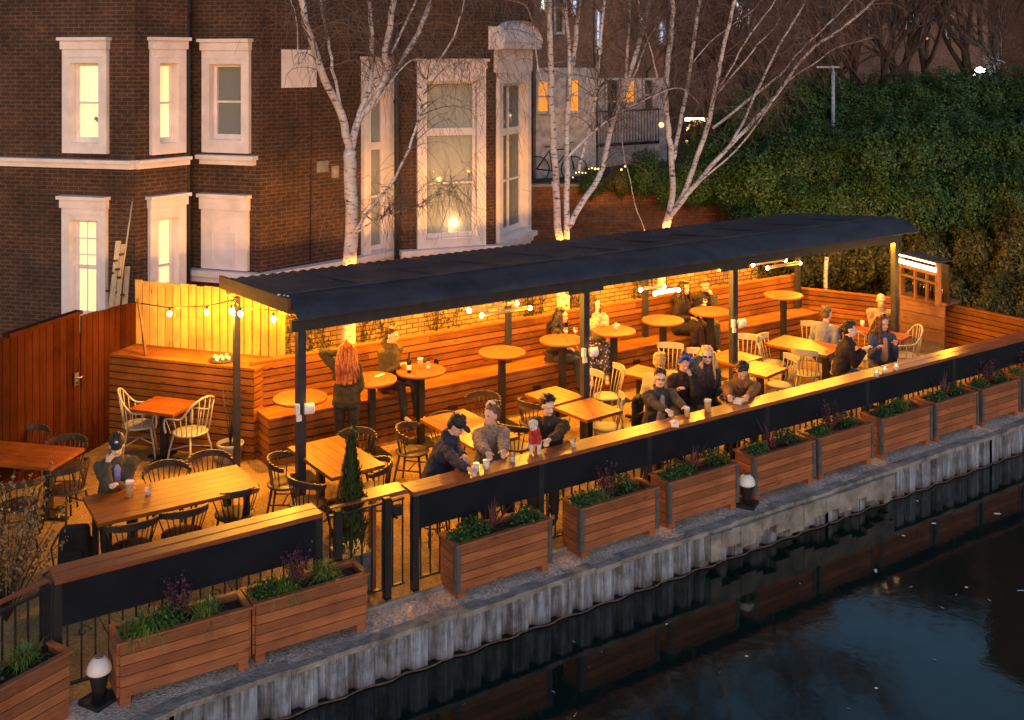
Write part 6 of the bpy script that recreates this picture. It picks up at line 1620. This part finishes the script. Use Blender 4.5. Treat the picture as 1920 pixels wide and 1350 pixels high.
for i, (u, z) in enumerate(((1440,4.6),(1510,4.7),(1580,4.6),(1650,4.7),(1720,4.9),(1790,4.9),(1860,5.0),(1930,5.0))):
    shrub(U(u, 30.5-.2*i, z-.5), rnd.uniform(.8,1.0), i % 3, f'dim dark bush on the top of the bank, {"first second third fourth fifth sixth seventh eighth".split()[i]} from the left')
# bank of earth behind the shrubs
m = MB(); B0 = U(1425, 27.0, 0); B1 = U(2300, 23.5, 0)
e_ = (B1-B0).normalized(); n_ = Vector((-e_.y, e_.x, 0))
N1, N2 = 24, 6
def bp(i, j):
    q = B0+e_*((B1-B0).length*1.6*i/N1)+n_*(j*.9); z = 4.1*min(1, (j/N2)**.8)+.25*noise.noise(Vector((i*.7, j*.9, 3))); return (q.x, q.y, z if j else -.1)
for i in range(N1):
    for j in range(N2): m.quad(bp(i,j), bp(i+1,j), bp(i+1,j+1), bp(i,j+1))
a, b, c, d = bp(0,N2), bp(N1,N2), Vector(bp(N1,N2))+n_*60, Vector(bp(0,N2))+n_*60
m.quad(a, b, (c.x, c.y, 4.1), (d.x, d.y, 4.1)); struct(m, 'earth_bank', M['dark_ground'])
# creepers on the lit garden wall
for k, (u, v, w_, h_) in enumerate(((520,630,.55,.45),(455,650,.3,.4),(700,630,.35,.45),(840,585,.6,.35),(985,560,.5,.3),(1200,530,.5,.3),(1440,500,.6,.35),(1075,560,.3,.3),(600,620,.4,.4))):
    p = Q(u, v, 15.5); o = empty('creeper', (p.x, 15.60, max(1.0, min(p.z, 1.75)))); tag(o, f'straggling creeper on the lit garden wall, {"first second third fourth fifth sixth seventh eighth ninth".split()[k]} patch', 'creeper', 'creepers on the garden wall')
    m = MB(); st = MB(); rr_ = random.Random(k+70)
    for q_ in range(9):
        x0 = rr_.uniform(-w_, w_)*.6; pts = [(x0, -.015, -.9)]
        for t in range(7): x0 += rr_.uniform(-.09,.09); pts.append((x0, -.02-rr_.random()*.04, -.9+(t+1)*(.9+h_)/7))
        st.tube(pts, .005, 4, caps=False)
        for t in pts[3:]: leafc(m, t, (.12,.03,.15), .040, 7, rr_)
    m.build('leaves', M['lit_ivy_leaf'], o); st.build('stems', M['far_bark'], o)
# dry shrub at the bottom left, by the railing corner
o = empty('dry_shrub', G(12, 1165, 0)); tag(o, 'straggly dry shrub with pale leaves beside the left railing corner', 'shrub')
m = MB(); rnd = random.Random(5); st = MB()
for k in range(46):
    a = rnd.uniform(0,6.3); r_ = rnd.uniform(.1,.60); h = rnd.uniform(.5,1.4); t = Vector((r_*math.cos(a), r_*math.sin(a), h)); st.tube([(0,0,0), t*.5+Vector((0,0,.1)), t], [.008,.005,.002], 4, caps=False)
    for j in range(26): leafc(m, t*(.45+.6*j/26), (.05,.05,.05), .035, 2, rnd)
m.build('leaves', M['dry_leaf'], o); st.build('stems', M['far_bark'], o)

# ================================================================ far street
def facade(name, u0, D0, u1, D1, z0, z1, mt, label, wins=(), cat='house', depth=8, white=None):
    P, S = U(u0, D0, 0), U(u1, D1, 0); P2, S2 = (P.x, P.y), (S.x, S.y); a, e, nn, rz = fr(P2, S2); L = math.dist(P2, S2)
    o = empty(name, (P.x, P.y, z0)); tag(o, label, cat); m = MB()
    Bk = (S2[0]-nn.x*depth, S2[1]-nn.y*depth); Ck = (P2[0]-nn.x*depth, P2[1]-nn.y*depth)
    for A1, B1 in ((P2, S2), (S2, Bk), (Bk, Ck), (Ck, P2)): wallseg(m, A1, B1, z0, z1)
    m.quad((*P2, z1), (*S2, z1), (*Bk, z1), (*Ck, z1)); keep(m.build('wall', M[mt]), o)
    m = MB(); fbox(m, P2, S2, -.1, L+.1, z1, z1+.3, -.2, .25); keep(m.build('roof_edge', M['dirty_stucco']), o)
    if white:
        m = MB(); fbox(m, P2, S2, 0, L, z0, white, .003, .15)
        for k in range(int((white-z0)/.45)): fbox(m, P2, S2, 0, L, z0+.45*k+.42, z0+.45*k+.45, .15, .165)
        keep(m.build('stucco_storey', M['dirty_stucco']), o)
    for (ul, ur, vt, vb, kind) in wins:
        um = (ul+ur)/2; s0, _ = W(P2, S2, ul, (vt+vb)/2); s1, _ = W(P2, S2, ur, (vt+vb)/2); _, zt = W(P2, S2, um, vt); _, zb = W(P2, S2, um, vb)
        f = MB(); of = .16 if white and zb < white else .004; t_ = .07
        fbox(f, P2, S2, s0-t_, s0, zb-t_, zt+t_, of, of+.08); fbox(f, P2, S2, s1, s1+t_, zb-t_, zt+t_, of, of+.08); fbox(f, P2, S2, s0, s1, zt, zt+t_, of, of+.08); fbox(f, P2, S2, s0, s1, zb-t_, zb, of, of+.08); fbox(f, P2, S2, s0, s1, (zb+zt)/2-.02, (zb+zt)/2+.02, of+.02, of+.06)
        w_ = keep(f.build('window', M['dirty_stucco']), o)
        g = MB(); fbox(g, P2, S2, s0, s1, zb, zt, of+.005, of+.015); gg = g.build('pane', M[kind]); gg.parent = w_
    return o
emit('pale_glow', (.9, .95, .8), .55); emit('blue_glow', (.5, .65, .9), .35)
facade('stucco_house', 1000, 29.5, 1112, 30.4, 2.2, 13, 'far_brick', 'dim terraced house with whitish ground floor and orange lit windows behind the birches',
       [(1002,1021,153,208,'orange_glow'),(1060,1078,150,207,'orange_glow'),(1012,1020,-30,18,'pale_glow'),(1072,1080,-25,25,'blue_glow'),(1040,1052,-30,60,'glass_dark')], white=5.25)
facade('terraced_house', 1116, 32.5, 1245, 34, 2.2, 13.5, 'far_brick', 'dark recessed house with black balcony right of the whitish one',
       [(1117,1123,22,96,'blue_glow'),(1160,1182,152,190,'orange_glow'),(1200,1215,150,205,'glass_dark'),(1130,1150,150,230,'glass_dark'),(1234,1242,35,80,'blue_glow'),(1200,1207,28,50,'pale_glow')], white=4.9)
o = empty('balcony_railing', U(1110, 31.6, 4)); tag(o, 'black iron balcony rail across the dark recessed house', 'railing')
m = MB(); a0 = V_(1108, 210, 31.6); a1 = V_(1235, 205, 32.8); d = a1-a0
m.tube([a0, a1], .03, 5); m.tube([a0-Vector((0,0,1)), a1-Vector((0,0,1))], .05, 5)
for k in range(24): q = a0+d*k/23; m.tube([q, q-Vector((0,0,1))], .012, 4)
keep(m.build('rail', M['black_metal']), o)
facade('apartment_block', 1240, 39, 1560, 43.5, 2.2, 16.2, 'far_brick', 'long dark apartment block behind the right hand birch', [(1378,1390,4,50,'pale_glow'),(1400,1404,10,45,'pale_glow'),(1425,1440,20,70,'glass_dark'),(1490,1505,20,70,'glass_dark'),(1530,1545,15,70,'glass_dark')])
facade('distant_block', 1450, 62, 2150, 58, 2.2, 24, 'far_brick', 'distant dusky building beyond the bare trees', [(1630,1640,20,60,'glass_dark'),(1700,1712,20,60,'glass_dark'),(1775,1785,30,70,'glass_dark')], depth=6)
facade('brown_brick_building', 1852, 35, 2150, 30, 2.2, 13.2, 'far_brick', 'brown brick building at the upper right edge of the picture', [(1890,1905,-60,-15,'glass_dark')])
# bicycle leaning at the house
o = empty('bicycle', U(1012, 28.4, 2.2)); tag(o, 'dark bicycle parked by the whitish house just right of the bay window', 'bicycle'); bx = Vector((A_[0], -A_[1], 0))
c0 = U(1006, 28.4, 2.56); c1 = c0+bx*1.0
for c in (c0, c1):
    m = MB(); m.tube([c+bx*.34*math.cos(k*PI/10)+Vector((0,0,.34*math.sin(k*PI/10))) for k in range(21)], .018, 5)
    for k in range(8): m.tube([c, c+bx*.33*math.cos(k*PI/4)+Vector((0,0,.33*math.sin(k*PI/4)))], .004, 3)
    keep(m.build('wheel', M['black_metal']), o)
m = MB(); s_ = c0+bx*.35+Vector((0,0,.5)); h_ = c1-bx*.12+Vector((0,0,.55)); b_ = c0+bx*.42-Vector((0,0,.05))
for a, b in ((c0,s_),(s_,h_),(h_,c1),(b_,s_),(b_,h_),(c0,b_)): m.tube([a, b], .02, 6)
keep(m.build('frame', M['black_metal']), o)
m = MB(); m.box(s_+Vector((0,0,.1)), (.25,.1,.05), rz=-.58); keep(m.build('saddle', M['black_metal']), o)
m = MB(); m.tube([h_, h_+Vector((0,0,.15)), h_+Vector((0,0,.17))+bx*.1], .015, 5); m.tube([h_+Vector((-.15,-.2,.15)), h_+Vector((.15,.2,.15))], .015, 5); keep(m.build('handlebar', M['black_metal']), o)
# street pole and lamps
plain('pale_pole', (.30,.36,.46), .6)
m = MB(); a0 = V_(1562, 225, 29); a1 = V_(1562, 134, 29); m.tube([a0-Vector((0,0,1)), a1], .05, 8)
o = empty('lamp_post', a0); tag(o, 'pale blue lamp post rising above the hedge', 'lamp post'); keep(m.build('pole', M['pale_pole']), o)
m = MB(); m.box(a1+Vector((-.12,.08,.12)), (.62,.10,.05), rz=-.58); m.tube([a1, a1+Vector((0,0,.1))], .03, 6); keep(m.build('lamp_head', M['pale_pole']), o)
o = empty('street_lamp', V_(1838, 150, 31)); tag(o, 'bright white street lamp in front of the brown brick building', 'street lamp')
m = MB(); m.ell(V_(1838, 131, 31), (.14,.14,.08)); keep(m.build('lamp', M['street_light']), o)
m = MB(); m.tube([V_(1838, 200, 31), V_(1838, 136, 31)], .04, 6); keep(m.build('pole', M['far_bark']), o)
L = point(V_(1838, 140, 30.8), 5, (.85,.95,1), .1, 'street_lamp_light')
# warm lights seen through the branches
def glows(label, pts, D_, mt, grp=None):
    o = empty('far_lights', V_(pts[0][0], pts[0][1], D_)); tag(o, label, 'lights')
    m = MB()
    for (u, v, s) in pts: m.ell(V_(u, v, D_+random.uniform(-.3,.3)), (s, s, s), n=7, m=5)
    x = keep(m.build('bulbs', M[mt]), o); x['kind'] = 'stuff'
rnd = random.Random(8)
glows('cluster of warm lights glowing through the branches of the right hand birch', [(1285+rnd.random()*40, 226+rnd.random()*62, rnd.uniform(.02,.06)) for _ in range(26)], 30, 'warm_far')
glows('little warm lights along the ivy right of the middle birch', [(1068+k*6, 331-k*1.6+rnd.uniform(-6,6), rnd.uniform(.012,.035)) for k in range(11)]+[(1165,318,.03),(1172,312,.025)], 26.4, 'warm_far')
glows('two warm lights right of the glowing cluster', [(1365,233,.05),(1368,248,.07),(1240,234,.08)], 30, 'warm_far')
glows('faint lights above the hedge top', [(1535,227,.05),(1625,228,.06),(1668,203,.06),(1655,212,.04),(1530,222,.04),(1738,72,.04)], 30, 'orange_glow')
glows('broken white lights left of the bright street lamp', [(1790,140,.03),(1791,150,.04),(1789,160,.03),(1788,175,.04),(1805,157,.04),(1818,145,.05),(1826,140,.04),(1800,165,.02),(1847,150,.03),(1783,172,.02)], 31, 'pale_glow')
o = empty('lit_sign', V_(1305, 224, 30)); tag(o, 'bright warm strip over the glowing cluster beside the right hand birch', 'lit sign'); m = MB(); m.box(V_(1305, 224, 30), (.62,.06,.10), rz=-.58); keep(m.build('strip', M['strip']), o)
# bare background trees
def bare_mesh(seed, H=9.0):
    rnd = random.Random(seed); m = MB(); tk = MB()
    def grow(mm, p, d, L, r, dep):
        q = [p]; n = 4
        for j in range(n): d = (d+Vector((rnd.uniform(-.16,.16), rnd.uniform(-.16,.16), rnd.uniform(-.02,.10)))).normalized(); q.append(q[-1]+d*L/n)
        (tk if dep < 2 else m).tube(q, [r*(1-.12*j) for j in range(n+1)], 6 if dep < 2 else 3, caps=False)
        if dep >= 5: return
        for k in range(rnd.randint(3, 5) if dep < 4 else rnd.randint(4, 6)):
            a = rnd.uniform(0, 6.3); s = q[rnd.randint(2, n)]; sp = rnd.uniform(.35, .95); o_ = d.orthogonal().normalized(); o_ = Matrix.Rotation(a, 3, d) @ o_
            grow(m, s, (d*(1.0)+o_*sp).normalized(), L*rnd.uniform(.55,.8), r*.5, dep+1)
    grow(tk, Vector((0,0,0)), Vector((0,0,1)), H*.34, .17, 0)
    a = tk.mesh('trunk'); a.materials.append(M['far_bark']); b = m.mesh('crown'); b.materials.append(M['far_twig']); return a, b
BT = [bare_mesh(s) for s in (3, 9, 14)]
for k, (u, D_, sc, z, w_) in enumerate(((1420,33,1.0,2.2,'behind the right hand birch fan'),(1500,36,1.15,2.2,'left of the pale lamp post'),(1600,34,1.1,2.5,'right of the pale lamp post'),(1680,37,1.25,2.5,'in the middle of the dusky gap'),(1745,32,1.0,3,'left of the broken white lights'),(1810,36,1.2,3,'behind the bright street lamp'),(1880,31,.95,3,'before the brown brick building'),(1960,33,1.1,3,'beyond the right picture edge'),(1190,34,.9,2.2,'before the dark recessed house'),(1330,35,1.0,2.2,'behind the glowing cluster of lights'),(1645,30.5,.85,3,'rising nearest behind the hedge top'),(1550,40,1.3,2.2,'farthest, at the end of the apartment block'))):
    o = empty('bare_tree', U(u, D_, z), rnd.uniform(0,6)); o.scale = (sc,)*3; tag(o, 'leafless dark twiggy tree '+w_, 'tree', 'bare trees in the background')
    for me, nm in zip(BT[k % 3], ('trunk', 'crown')):
        x = bpy.data.objects.new(nm, me); col.objects.link(x); x.parent = o
